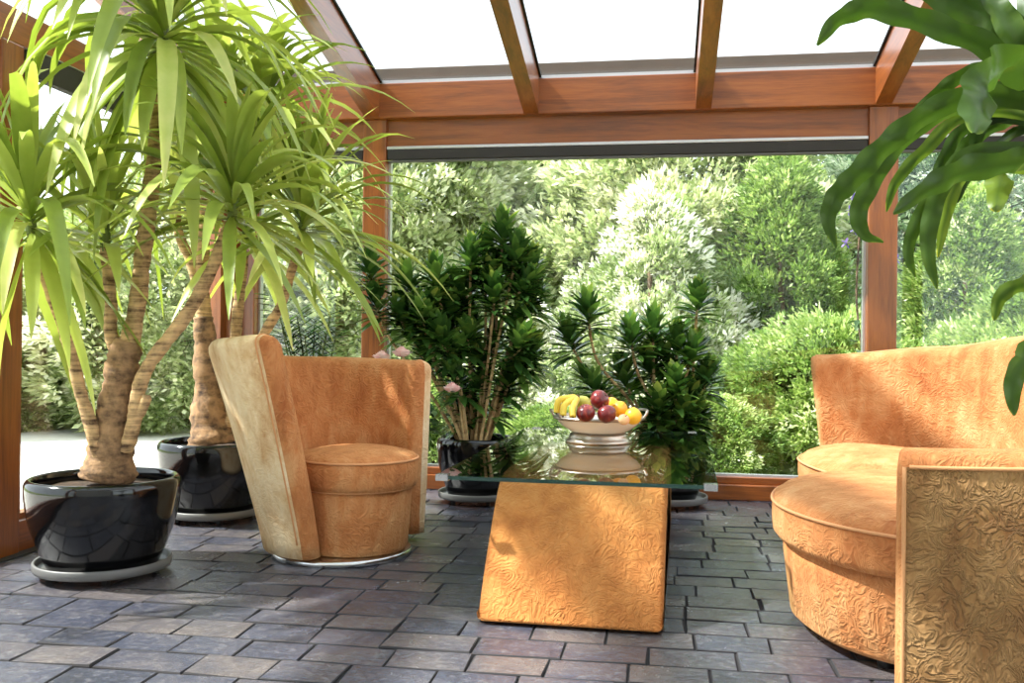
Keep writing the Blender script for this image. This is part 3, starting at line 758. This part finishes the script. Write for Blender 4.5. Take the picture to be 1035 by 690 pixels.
p2 = at_z(216, 524, 0); p2.z = 0
caddy(p2, .222, 'grey wheeled saucer under the rear yucca pot, behind the armchair'); d2 = 4.38
B = lambda px, py, dt=0: at(px, py, d2 + dt)
yucca(p2, .256, .37, 'tall yucca in a glossy black pot behind the armchair',
    ([B(217, 448), B(214, 425), B(210, 385), B(207, 345), B(206, 320)], [.125, .095, .062, .05, .045]),
    [([B(207, 330), B(204, 290), B(206, 240), B(210, 180), B(212, 130)], [.04, .032, .028, .026, .022]),
     ([B(200, 290), B(192, 262), B(182, 240), B(178, 215)], [.026, .024, .022, .02]),
     ([B(224, 440, .03), B(232, 400, .05), B(238, 340, .06), B(243, 290, .08), B(247, 255, .1)], [.05, .034, .028, .025, .022]),
     ([B(232, 430, -.02), B(246, 380, -.03), B(268, 335, -.05), B(283, 310, -.06), B(296, 270, -.06), B(304, 245, -.06)], [.04, .028, .024, .022, .021, .02])],
    [(B(214, 105), (0, 0, 1), 50, .62, .05, 2.6, (85, -30)), (B(176, 195), (-.2, 0, 1), 24, .5, .045, 2.6, (85, -20)),
     (B(249, 232, .1), (.15, 0, 1), 32, .6, .048, 2.6, (85, -25)), (B(306, 226, -.06), (.2, -.1, 1), 44, .58, .048, 2.3, (85, -30)), (B(262, 120, .05), (.2, -.1, 1), 44, .6, .048, 2.8, (85, -25))], 31)

ORG[0] = None
# ------------------------------------------------------------------ compact dracaenas
def head(T, c, axis, seed, n=44, L=.125, w=.048, stem=.16):
    r = random.Random(seed); c = Vector(c); ax = Vector(axis).normalized(); e1 = ax.orthogonal().normalized(); e2 = ax.cross(e1); m = MB()
    for i in range(n):
        q = i / (n - 1); az = i * 2.39996 + r.uniform(-.2, .2)
        el = math.radians(lerp(-8, 78, q ** 1.1) + r.uniform(-10, 10)); rad = e1 * math.cos(az) + e2 * math.sin(az)
        d = rad * math.cos(el) + ax * math.sin(el)
        strap(m, c + ax * stem * (q - .6) + rad * .006, d, L * (1.1 - .4 * q) * r.uniform(.85, 1.15), w * r.uniform(.85, 1.1), 3.0 * r.uniform(.4, 1.5), r.uniform(.15, .7) + (.25 if q > .85 else 0), r, ns=5, fold=.35, wide_at=.4)
    return m.build('leaf_head', MT['compacta'], T)
def compacta(loc, R, z1, label, spec, seed, depth, shoots=.8):
    ORG[0] = Vector(loc); T = thing('potted_dracaena', loc, label, 'potted plant', 'compact dracaenas in black pots'); o = Vector(loc); pot(T, R, .0382, z1, lo=.7)
    r = random.Random(seed)
    for k, (px, py, dt, rx, via) in enumerate(spec):
        h = at(px, py, depth + dt) - o; b0 = Vector((rx * .9, r.uniform(-.06, .06), z1 - .06))
        pts = [b0] + [at(a, b, depth + e) - o for a, b, e in via] + [h]
        if not via:
            mid = b0.lerp(h, .5) + Vector((r.uniform(-.03, .03), r.uniform(-.03, .03), .02)); pts = [b0, mid, h]
        sp = cr_spline(pts, 6); ax = (sp[-1] - sp[-3]).normalized() + Vector((0, 0, .5))
        MB().tube(sp, [lerp(.0095, .0065, i / (len(sp) - 1)) for i in range(len(sp))], 7).build('cane', MT['cane'], T)
        head(T, h, ax, seed * 100 + k, n=r.randint(50, 60), L=r.uniform(.13, .165))
        if r.random() < shoots:                          # a side shoot lower on the cane
            i = int(len(sp) * r.uniform(.62, .82)); q = sp[i]; e = Vector((r.uniform(-.11, .11), r.uniform(-.12, .04), r.uniform(.03, .09)))
            MB().tube([q, q + e * .6 + Vector((0, 0, -.01)), q + e], [.007, .006, .005], 6).build('cane', MT['cane'], T)
            head(T, q + e, e.normalized() + Vector((0, 0, .8)), seed * 100 + 50 + k, n=46, L=r.uniform(.12, .15))
p3 = at(481, 503, 4.98); p3.z = 0
caddy(p3, .2, 'grey wheeled saucer under the dracaena pot left of the table')
spec3 = [(508, 240, .0, .02, []), (476, 262, -.05, -.02, []), (537, 272, .0, .05, []), (505, 275, .06, .0, []), (500, 300, -.08, 0, []), (540, 300, .04, .05, []), (522, 330, -.05, .04, []),
    (440, 285, -.05, -.05, []), (412, 288, .0, -.07, []), (455, 310, .06, -.03, []), (425, 318, -.08, -.06, []), (408, 325, .04, -.07, []), (450, 345, -.1, -.04, []), (476, 290, .06, -.01, []),
    (476, 335, .05, -.01, []), (535, 358, .0, .06, []), (500, 350, .08, .01, []), (430, 362, .02, -.05, []), (460, 385, -.06, -.03, []), (515, 385, -.02, .05, []), (470, 415, .1, -.02, []), (506, 408, .04, .05, []), (490, 254, .05, 0, []), (522, 260, -.05, .03, []),
    (374, 274, -.05, -.09, [(440, 405, 0), (396, 345, -.02), (382, 310, -.04)]), (440, 330, .08, -.05, [])]
compacta(p3, .212, .345, 'tall bushy dark-green dracaena in a black pot behind the table', spec3, 5, 4.95)
p4 = at(676, 505, 4.92); p4.z = 0
caddy(p4, .2, 'grey wheeled saucer under the dracaena pot right of the table')
spec4 = [(705, 306, .0, .03, [(698, 400, 0), (702, 345, 0)]), (594, 318, .0, -.06, [(640, 410, .0), (604, 365, .0)]), (598, 392, -.03, -.06, [(630, 420, -.02)]), (638, 345, .0, -.03, [(660, 410, 0), (644, 375, 0)]), (656, 372, .05, -.02, []), (660, 335, .04, -.02, []),
    (700, 358, .0, .04, []), (684, 350, .06, .02, []), (714, 385, .0, .07, []), (682, 395, -.08, .02, []), (665, 415, -.1, .0, []), (700, 410, .0, .05, []), (690, 424, -.08, .03, []), (672, 428, -.06, 0, []), (575, 345, .03, -.07, [(635, 415, .02), (600, 385, .02)]), (630, 385, .04, -.04, []), (655, 430, .05, -.03, []), (703, 424, -.05, .05, [])]
compacta(p4, .2, .30, 'low spreading dark-green dracaena in a black pot behind the table right end', spec4, 8, 4.9, .1)

ORG[0] = None
# ------------------------------------------------------------------ glossy plant and roses behind the armchair
def zz():
    loc = at_z(312, 506, 0); loc.z = 0; T = thing('potted_foliage_plant', loc, 'small glossy-leaved plant peeping over the armchair back by the window', 'potted plant'); o = Vector(loc)
    MB().lathe([(0, 0), (.1, 0), (.125, .1), (.145, .26), (.15, .28), (.14, .28), (.13, .25), (0, .25)], 40).build('glazed_pot', MT['black_glaze'], T)
    r = random.Random(4); d = (o - CAM).dot(FWD)
    for k, (px, py) in enumerate(((285, 330), (300, 318), (318, 325), (334, 318), (340, 338), (276, 300), (308, 340), (325, 345), (292, 345))):
        tip = at(px, py, d + r.uniform(-.08, .08)) - o; b = Vector((r.uniform(-.05, .05), r.uniform(-.05, .05), .25))
        sp = cr_spline([b, b.lerp(tip, .55) + Vector((0, 0, .06)), tip], 8); m = MB(); st = MB().tube(sp, [lerp(.007, .003, i / (len(sp) - 1)) for i in range(len(sp))], 6).build('stalk', MT['green_stem'], T)
        for i in range(4, len(sp)):
            t_ = (sp[i] - sp[i - 1]).normalized(); s_ = t_.cross(Vector((.2, -1, .3))).normalized()
            for sg in (-1, 1): strap(m, sp[i], t_ * .55 + s_ * sg, .105, .045, 1.5, r.uniform(.2, .9), r, ns=5, wide_at=.5)
        m.build('leaflets', MT['zz'], T)
zz()
def rose_bush():
    loc = at(392, 492, 4.5); loc.z = 0; T = thing('potted_rose', loc, 'pale pink rose with thin leafy stems behind the armchair right arm', 'potted plant'); o = Vector(loc); r = random.Random(9)
    MB().lathe([(0, 0), (.075, 0), (.095, .17), (.1, .19), (.09, .19), (.085, .165), (0, .165)], 36).build('glazed_pot', MT['black_glaze'], T)
    def flower(c, s, seed):
        q = random.Random(seed); m = MB()
        for i in range(22):
            f = i / 21; az = i * 2.4; rad = s * (.12 + .95 * f); up = s * (.85 - .55 * f)
            rows = []
            for a in range(5):
                u = a / 4
                rows.append([c + Vector((math.cos(az + (b - 2) * .38 * (1.3 - .5 * f)) * rad * (.35 + .65 * u ** .6) * (1 + .12 * f * u), math.sin(az + (b - 2) * .38 * (1.3 - .5 * f)) * rad * (.35 + .65 * u ** .6), -s * .35 + (up + s * .35) * u * (1 - .12 * abs(b - 2) / 2) - (s * .14 * f if u == 1 else 0))) for b in range(5)])
            m.grid(rows, tint=q.uniform(.1, .9) * (1 - .3 * (1 - f)))
        return m.build('rose_bloom', MT['rose'], T)
    for k, (px, py, s, via) in enumerate(((406, 357, .044, [(398, 430), (400, 390)]), (386, 361, .042, [(392, 430), (388, 395)]), (457, 393, .042, [(410, 440), (436, 425), (450, 408)]), (450, 428, .006, [(415, 440), (432, 436)]))):
        h = at(px, py, 4.42) - o
        sp = cr_spline([Vector((r.uniform(-.03, .03), r.uniform(-.03, .03), .16))] + [at(a, b, 4.45) - o for a, b in via] + [h - Vector((0, 0, s * .3))], 6)
        MB().tube(sp, .0032, 6).build('rose_stem', MT['green_stem'], T)
        if s > .01: flower(h, s, k)
        m = MB()
        for i in range(5, len(sp) - 1, 2):
            for j in range(3):
                d = Vector((r.uniform(-1, 1), r.uniform(-1, 1), r.uniform(-.5, .6))); strap(m, sp[i] + d * .01, d, .05, .026, 3, r.uniform(.1, .9), r, ns=4, wide_at=.5)
        m.build('leaves', MT['rose_leaf'], T)
    m = MB(); pts = cr_spline([Vector((.03, -.02, .17)), at(428, 445, 4.4) - o, at(432, 425, 4.4) - o, at(428, 398, 4.42) - o], 6)
    MB().tube(pts, .0028, 6).build('rose_stem', MT['green_stem'], T)
    for p in pts[3:]:
        for j in range(3):
            d = Vector((r.uniform(-1, 1), r.uniform(-1, 1), r.uniform(-.8, .4))); strap(m, p + d * .012, d, .055, .03, 3, r.uniform(.1, .8), r, ns=4, wide_at=.5)
    m.build('leaves', MT['rose_leaf'], T)
rose_bush()

# ------------------------------------------------------------------ corn plant reaching in at the upper right
def corn_plant():
    loc = Vector((.70, 1.3, 0)); T = thing('potted_corn_plant', loc, 'large wavy-leaved corn plant arching in at the upper right', 'potted plant'); o = loc
    pot(T, .19, .0, .33)
    stem_part(T, [Vector((0, 0, .27)), Vector((.01, .01, .7)), Vector((.0, .02, 1.1)), Vector((-.01, .03, 1.38))], [.03, .026, .022, .012], 'cane', 'cane')
    stem_part(T, [Vector((.04, .0, .27)), Vector((.07, .05, .6)), Vector((.03, .06, .86))], [.026, .022, .012], 'cane', 'cane')
    crown_hi, crown_mid, crown_lo = Vector((-.01, .03, 1.34)), Vector((.0, .02, 1.08)), Vector((.03, .06, .85))
    q = random.Random(12)
    for cc, n_ in ((crown_hi, 16), (crown_mid, 9), (crown_lo, 9)):
        m = MB()
        for i in range(n_):
            az = -.9 + 1.9 * i / (n_ - 1) + q.uniform(-.2, .2)
            strap(m, cc + Vector((0, 0, q.uniform(-.06, .03))), Vector((math.cos(az), math.sin(az), q.uniform(.3, 1.4))), q.uniform(.4, .6), .062, q.uniform(2, 3.5), q.uniform(.2, .7), q, ns=10, fold=.2, wave=.2)
        m.build('leaf_rosette', MT['corn'], T)
    leaves = [  # centre line in the picture from base to tip, depth there, width, tint
        ('hi', [(1050, 50), (1000, 18), (950, -6), (900, -24)], 1.42, 1.5, 44, .3), ('hi', [(1050, 62), (985, 42), (930, 22), (882, 10), (848, 20), (826, 46)], 1.4, 1.45, 26, .38),
        ('hi', [(1060, 66), (1022, 66), (1000, 82), (990, 108), (985, 134)], 1.3, 1.18, 42, .45), ('hi', [(1060, 70), (1010, 68), (975, 76), (945, 96), (912, 126)], 1.42, 1.5, 16, .4),
        ('mid', [(1060, 110), (985, 97), (930, 121), (890, 153), (862, 182), (845, 200), (837, 222), (845, 250)], 1.4, 1.45, 25, .42), ('mid', [(1030, 105), (950, 117), (905, 150), (882, 184), (868, 214), (873, 237), (893, 245)], 1.44, 1.5, 21, .45),
        ('mid', [(1040, 118), (975, 118), (934, 153), (906, 184), (896, 214)], 1.45, 1.55, 15, .62), ('mid', [(1040, 122), (980, 128), (955, 158), (940, 192)], 1.5, 1.55, 15, .25),
        ('mid', [(1060, 162), (1030, 165), (978, 173), (940, 190), (903, 216)], 1.3, 1.28, 27, .35), ('mid', [(1000, 150), (950, 188), (928, 222), (918, 255), (925, 280)], 1.48, 1.55, 15, .5),
        ('mid', [(1010, 150), (958, 182), (942, 218), (938, 255), (947, 292)], 1.46, 1.5, 19, .5), ('mid', [(1020, 150), (972, 180), (957, 215), (948, 260)], 1.5, 1.55, 16, .7),
        ('mid', [(1060, 165), (1020, 168), (1010, 190), (1006, 214)], 1.36, 1.3, 27, .75), ('mid', [(1060, 120), (1010, 125), (975, 150), (960, 175)], 1.52, 1.6, 20, .3), ('mid', [(1055, 130), (1005, 150), (975, 185), (968, 205)], 1.52, 1.55, 12, .1),
        ('lo', [(1070, 285), (1036, 288), (1012, 300), (1005, 324)], 1.36, 1.4, 17, .6), ('lo', [(1060, 350), (1036, 365), (1024, 390), (1025, 420)], 1.3, 1.3, 19, .5),
        ('hi', [(1048, 60), (1022, 30), (1004, 0), (992, -30)], 1.4, 1.45, 26, .5), ('hi', [(1050, 55), (1040, 20), (1034, -20)], 1.4, 1.5, 26, .35), ('hi', [(1045, 40), (985, 0), (960, -12), (930, -40)], 1.5, 1.6, 20, .8),
        ('mid', [(1050, 100), (1010, 90), (978, 98), (955, 108)], 1.5, 1.55, 16, .2), ('mid', [(1060, 105), (1020, 112), (990, 130), (985, 165)], 1.5, 1.55, 20, .2)]
    r = random.Random(2)
    for which, pth, t0, t1, w, tint in leaves:
        k = len(pth); base = {'hi': crown_hi, 'mid': crown_mid, 'lo': crown_lo}[which]
        pts = [base] + [at(a, b, lerp(t0, t1, i / (k - 1))) - o for i, (a, b) in enumerate(pth)]
        sp = cr_spline(pts, 7); K = len(sp); rows = []; ts = []; ww = w * 1.4 / 950
        for i, p in enumerate(sp):
            d = (sp[min(i + 1, K - 1)] - sp[max(i - 1, 0)]).normalized(); view = (p + o - CAM).normalized()
            s_ = d.cross(view.lerp(Vector((0, 0, 1)), .35)).normalized(); nn = s_.cross(d); q = i / (K - 1)
            hw = ww * .5 * (min(1, .35 + q * 2.6) if q < .3 else 1) * (1 if q < .55 else max(.04, (1 - ((q - .55) / .45) ** 2)) ** .7)
            wa, wb2 = .28 * math.sin(i * .9 + tint * 20), .28 * math.sin(i * 1.05 + tint * 33)
            rows.append([p + s_ * hw + nn * hw * (.3 + wa), p + s_ * hw * .5 + nn * hw * (.12 + wa * .4), p, p - s_ * hw * .5 + nn * hw * (.12 + wb2 * .4), p - s_ * hw + nn * hw * (.3 + wb2)])
            e = .35 if q > .93 else 0; ts += [tint + e + r.uniform(-.03, .06), tint, tint - .15, tint, tint + e + r.uniform(-.03, .06)]
        MB().grid(rows, tint=ts).build('leaf_blade', MT['corn'], T)
corn_plant()

# ------------------------------------------------------------------ garden
def mat_ground(name, a, b, sc, bump=.5):
    t = NT(name); n = t.noise(t.coords(), sc, 8, .7); n2 = t.noise(t.coords(), .5, 3)
    f = t.math('ADD', t.math('MULTIPLY', n.outputs[0], .7), t.math('MULTIPLY', n2.outputs[0], .3))
    t.principled(Base_Color=t.ramp(f, [(.3, a), (.7, b)]), Roughness=.95, Normal=t.bump(n.outputs[0], bump, .03)); return t.mat
MT['lawn'] = mat_ground('lawn_grass', srgb(92, 112, 58), srgb(150, 164, 96), 30)
MT['paving'] = mat_ground('pale_gravel', srgb(206, 200, 190), srgb(238, 234, 226), 60)
o = MB().box(-40, 40, -30, 45, -.4, -.14).build('ground_lawn', MT['lawn'], smooth=False); o['kind'] = 'structure'
o = MB().box(-6.2, -2.66, -3, 9.2, -.139, -.1).build('terrace_path', MT['paving'], smooth=False); o['kind'] = 'structure'

def leaf_cloud(seed, n, shape, L, Wd, per=10, droop=.35, spread=.55):
    """thousands of small pointed leaves in fans; shape(rng, n) -> centres, outward directions, tint"""
    g = np.random.default_rng(seed); c, d, tn = shape(g, n)
    c = np.repeat(c, per, 0); d = np.repeat(d, per, 0); tn = np.repeat(tn, per)
    dd = d + g.normal(0, spread, d.shape); dd[:, 2] -= droop * g.random(len(dd)); dd /= np.linalg.norm(dd, axis=1, keepdims=True)
    c = c + dd * (g.random((len(c), 1)) * L * 1.4)
    s = np.cross(dd, g.normal(0, 1, dd.shape)); s /= np.linalg.norm(s, axis=1, keepdims=True) + 1e-9
    ll = L * (.6 + .8 * g.random((len(c), 1))); w = Wd * (.6 + .8 * g.random((len(c), 1)))
    v = np.stack([c, c + dd * ll * .45 + s * w * .5, c + dd * ll, c + dd * ll * .45 - s * w * .5], 1).reshape(-1, 3)
    t = np.clip(np.repeat(tn + g.normal(0, .13, len(c)), 4), 0, 1)
    return v, t
def foliage(name, v, t, mat, parent):
    k = len(v) // 4; me = bpy.data.meshes.new(name); me.vertices.add(len(v)); me.vertices.foreach_set('co', v.astype(np.float32).ravel())
    me.loops.add(len(v)); me.loops.foreach_set('vertex_index', np.arange(len(v), dtype=np.int32))
    me.polygons.add(k); me.polygons.foreach_set('loop_start', np.arange(0, len(v), 4, dtype=np.int32)); me.polygons.foreach_set('loop_total', np.full(k, 4, dtype=np.int32))
    a = me.attributes.new('tint', 'FLOAT', 'POINT'); a.data.foreach_set('value', t.astype(np.float32)); me.materials.append(MT[mat]); me.update(calc_edges=True); me.validate()
    o = bpy.data.objects.new(name, me); C.objects.link(o); o.parent = parent; return o
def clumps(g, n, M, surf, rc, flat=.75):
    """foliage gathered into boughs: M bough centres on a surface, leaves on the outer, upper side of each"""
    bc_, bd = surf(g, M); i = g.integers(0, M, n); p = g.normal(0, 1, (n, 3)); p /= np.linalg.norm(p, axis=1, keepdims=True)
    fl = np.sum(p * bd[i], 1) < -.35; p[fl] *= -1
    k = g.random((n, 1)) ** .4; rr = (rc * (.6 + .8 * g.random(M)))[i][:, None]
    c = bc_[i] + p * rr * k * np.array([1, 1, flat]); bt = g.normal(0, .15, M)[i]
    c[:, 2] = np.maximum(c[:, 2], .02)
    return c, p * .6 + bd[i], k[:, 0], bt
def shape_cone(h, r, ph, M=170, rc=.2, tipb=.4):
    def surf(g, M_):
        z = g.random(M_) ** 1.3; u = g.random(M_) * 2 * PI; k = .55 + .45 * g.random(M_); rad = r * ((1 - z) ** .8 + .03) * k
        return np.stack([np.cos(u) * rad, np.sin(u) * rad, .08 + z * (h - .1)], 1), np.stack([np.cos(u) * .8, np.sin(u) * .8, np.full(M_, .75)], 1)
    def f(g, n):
        c, d, k, bt = clumps(g, n, M, surf, rc, 1.5); return c, d, .06 + tipb * k + bt  # tint rises outward, painting sun highlights on the bough tips
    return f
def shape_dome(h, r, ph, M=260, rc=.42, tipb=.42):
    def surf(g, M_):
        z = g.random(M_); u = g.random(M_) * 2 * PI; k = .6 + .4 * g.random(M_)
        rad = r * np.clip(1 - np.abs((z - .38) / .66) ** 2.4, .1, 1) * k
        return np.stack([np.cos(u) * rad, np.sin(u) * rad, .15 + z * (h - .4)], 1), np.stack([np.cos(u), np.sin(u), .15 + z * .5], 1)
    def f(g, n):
        c, d, k, bt = clumps(g, n, M, surf, rc); return c, d, .12 + tipb * k + bt  # outer leaves lighter: same painted highlight on the domes
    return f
trees = []
def tree(name, loc, h, mat, shape, n, L, Wd, label, cat, group, seed, spread=.55, droop=.35, tr=.07):
    T = thing(name, (loc[0], loc[1], -.14), label, cat, group)
    v, t_ = leaf_cloud(seed, n, shape, L, Wd, spread=spread, droop=droop); foliage('foliage', v, t_, mat, T)
    MB().tube(cr_spline([(0, 0, 0), (.03, .02, h * .35), (-.02, .03, h * .8)], 5), [tr * (1 - i / 13) for i in range(11)], 10).build('trunk', MT['trunk'], T)
    return T
HG = 'hedge trees along the end of the garden'
def again(src, loc, sc, rz, label):
    c = copy_tree(src); c.location = (loc[0], loc[1], -.14); c.scale = (sc[0], sc[0], sc[1]); c.rotation_euler.z = rz; c['label'] = label; return c
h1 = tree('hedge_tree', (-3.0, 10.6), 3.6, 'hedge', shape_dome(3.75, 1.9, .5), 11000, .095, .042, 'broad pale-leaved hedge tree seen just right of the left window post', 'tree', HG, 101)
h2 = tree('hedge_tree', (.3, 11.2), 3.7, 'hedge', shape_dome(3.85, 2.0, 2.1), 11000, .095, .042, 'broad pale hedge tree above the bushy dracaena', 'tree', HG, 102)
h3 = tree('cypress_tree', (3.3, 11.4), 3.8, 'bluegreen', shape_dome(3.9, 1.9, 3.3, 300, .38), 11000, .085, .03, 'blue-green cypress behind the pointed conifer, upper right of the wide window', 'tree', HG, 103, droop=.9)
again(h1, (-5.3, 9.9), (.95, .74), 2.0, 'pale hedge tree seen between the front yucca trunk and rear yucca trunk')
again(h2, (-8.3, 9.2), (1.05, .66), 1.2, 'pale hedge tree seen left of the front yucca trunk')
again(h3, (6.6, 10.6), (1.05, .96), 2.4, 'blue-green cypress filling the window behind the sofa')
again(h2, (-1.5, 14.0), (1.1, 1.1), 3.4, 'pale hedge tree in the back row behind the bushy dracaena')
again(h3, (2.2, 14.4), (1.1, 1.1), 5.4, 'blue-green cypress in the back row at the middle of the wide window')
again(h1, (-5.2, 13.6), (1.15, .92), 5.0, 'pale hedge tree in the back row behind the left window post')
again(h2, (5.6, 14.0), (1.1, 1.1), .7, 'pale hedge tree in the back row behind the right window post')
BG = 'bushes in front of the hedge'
b1 = tree('sunlit_bush', (-.1, 8.5), 2.1, 'sunlit_leaf', shape_cone(2.15, 1.1, 1.0, 190, .17), 6000, .06, .026, 'tall feathery bush with sunlight painted white on its leaves, left of the pointed conifer, behind the low dracaena', 'bush', BG, 201)
b2 = tree('pointed_conifer', (1.1, 9.1), 2.3, 'conifer', shape_cone(2.55, 1.05, 2.2), 7500, .055, .02, 'light green pointed conifer with sunlight painted on its tips in the right part of the wide window', 'tree', BG, 202)
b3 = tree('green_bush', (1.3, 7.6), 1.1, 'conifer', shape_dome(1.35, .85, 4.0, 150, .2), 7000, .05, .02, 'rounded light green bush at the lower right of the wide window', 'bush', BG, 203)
again(b1, (-1.15, 7.9), (.8, .55), 2.2, 'low bush with sunlight painted white on its leaves, behind the fruit bowl')
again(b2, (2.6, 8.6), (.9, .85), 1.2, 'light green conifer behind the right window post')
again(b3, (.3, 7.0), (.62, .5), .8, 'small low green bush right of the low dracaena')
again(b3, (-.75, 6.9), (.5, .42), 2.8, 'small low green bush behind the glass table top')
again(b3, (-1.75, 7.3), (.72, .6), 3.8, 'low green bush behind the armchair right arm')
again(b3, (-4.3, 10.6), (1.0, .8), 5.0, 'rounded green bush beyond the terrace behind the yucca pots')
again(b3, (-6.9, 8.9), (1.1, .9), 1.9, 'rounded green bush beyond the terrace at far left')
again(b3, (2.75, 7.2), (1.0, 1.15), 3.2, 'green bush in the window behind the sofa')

t = thing('picket_fence', (-5.35, 9.0, -.1), 'small white picket fence beyond the terrace behind the rear yucca', 'fence')
t.scale = (.6, .6, .55)
white = mat_plain('white_paint', srgb(240, 240, 236), .6)
for i in range(9):
    x = -.48 + i * .12; MB().add([(x - .03, -.01, 0), (x + .03, -.01, 0), (x + .03, -.01, .5), (x, -.01, .56), (x - .03, -.01, .5), (x - .03, .01, 0), (x + .03, .01, 0), (x + .03, .01, .5), (x, .01, .56), (x - .03, .01, .5)], [(0, 1, 2, 3, 4), (9, 8, 7, 6, 5), (0, 5, 6, 1), (1, 6, 7, 2), (2, 7, 8, 3), (3, 8, 9, 4), (4, 9, 5, 0)]).build('picket', white, t, smooth=False)
for z in (.14, .4): MB().box(-.55, .55, .0105, .035, z, z + .05).build('rail', white, t, smooth=False)

def clematis():
    loc = Vector((1.13, 5.62, -.14)); T = thing('clematis_vine', loc, 'thin vine with violet flowers climbing outside the right window post', 'vine'); r = random.Random(6)
    pts = cr_spline([Vector((0, 0, 0)), Vector((.03, .0, .7)), Vector((-.03, .02, 1.3)), Vector((.02, 0, 2.1))], 8)
    MB().tube(pts, .006, 6).build('vine_stem', MT['trunk'], T); lm = MB(); o = loc
    for p in pts[10:]:
        for j in range(3):
            d = Vector((r.uniform(-1, 1), r.uniform(-.3, 1), r.uniform(-.5, .6))); strap(lm, p + d * .03, d, .06, .035, 3, r.uniform(.1, .9), r, ns=4, wide_at=.5)
    lm.build('leaves', MT['rose_leaf'], T)
    for px, py in ((862, 172), (866, 180), (857, 188), (863, 197), (868, 205), (860, 213), (864, 232), (902, 258), (906, 262), (855, 246), (870, 190), (866, 222)):
        c = at_y(px, py, loc.y + r.uniform(-.04, .06)) - o; m = MB(); q0 = r.random() * 6
        for k in range(5):
            a = q0 + k * 2 * PI / 5; strap(m, c, Vector((math.cos(a), -.35, math.sin(a))), .036, .024, 1, r.random(), r, ns=4, wide_at=.55)
        m.build('violet_flower', MT['violet'], T)
clematis()

# ------------------------------------------------------------------ light
w = bpy.data.worlds.new('sky'); S.world = w; w.use_nodes = True; nt = w.node_tree; nt.nodes.clear()
out = nt.nodes.new('ShaderNodeOutputWorld'); bg = nt.nodes.new('ShaderNodeBackground'); bg.inputs['Color'].default_value = (.86, .94, 1, 1); bg.inputs['Strength'].default_value = 1.9
nt.links.new(bg.outputs[0], out.inputs[0])
sd = bpy.data.lights.new('sun', 'SUN'); so = bpy.data.objects.new('sun', sd); C.objects.link(so); sd.energy = 9.0; sd.angle = math.radians(2.2); sd.color = (1, .96, .9)
so.rotation_euler = Vector((-.64, -.11, .74)).to_track_quat('Z', 'Y').to_euler(); so.location = (-6, 1, 8)

S.view_settings.view_transform = 'Standard'; S.view_settings.look = 'None'; S.view_settings.gamma = 1; S.view_settings.use_curve_mapping = False
S.view_settings.exposure = .72
S.cycles.use_denoising = True; S.cycles.max_bounces = 10; S.cycles.transparent_max_bounces = 24; S.cycles.diffuse_bounces = 5; S.cycles.sample_clamp_indirect = 8
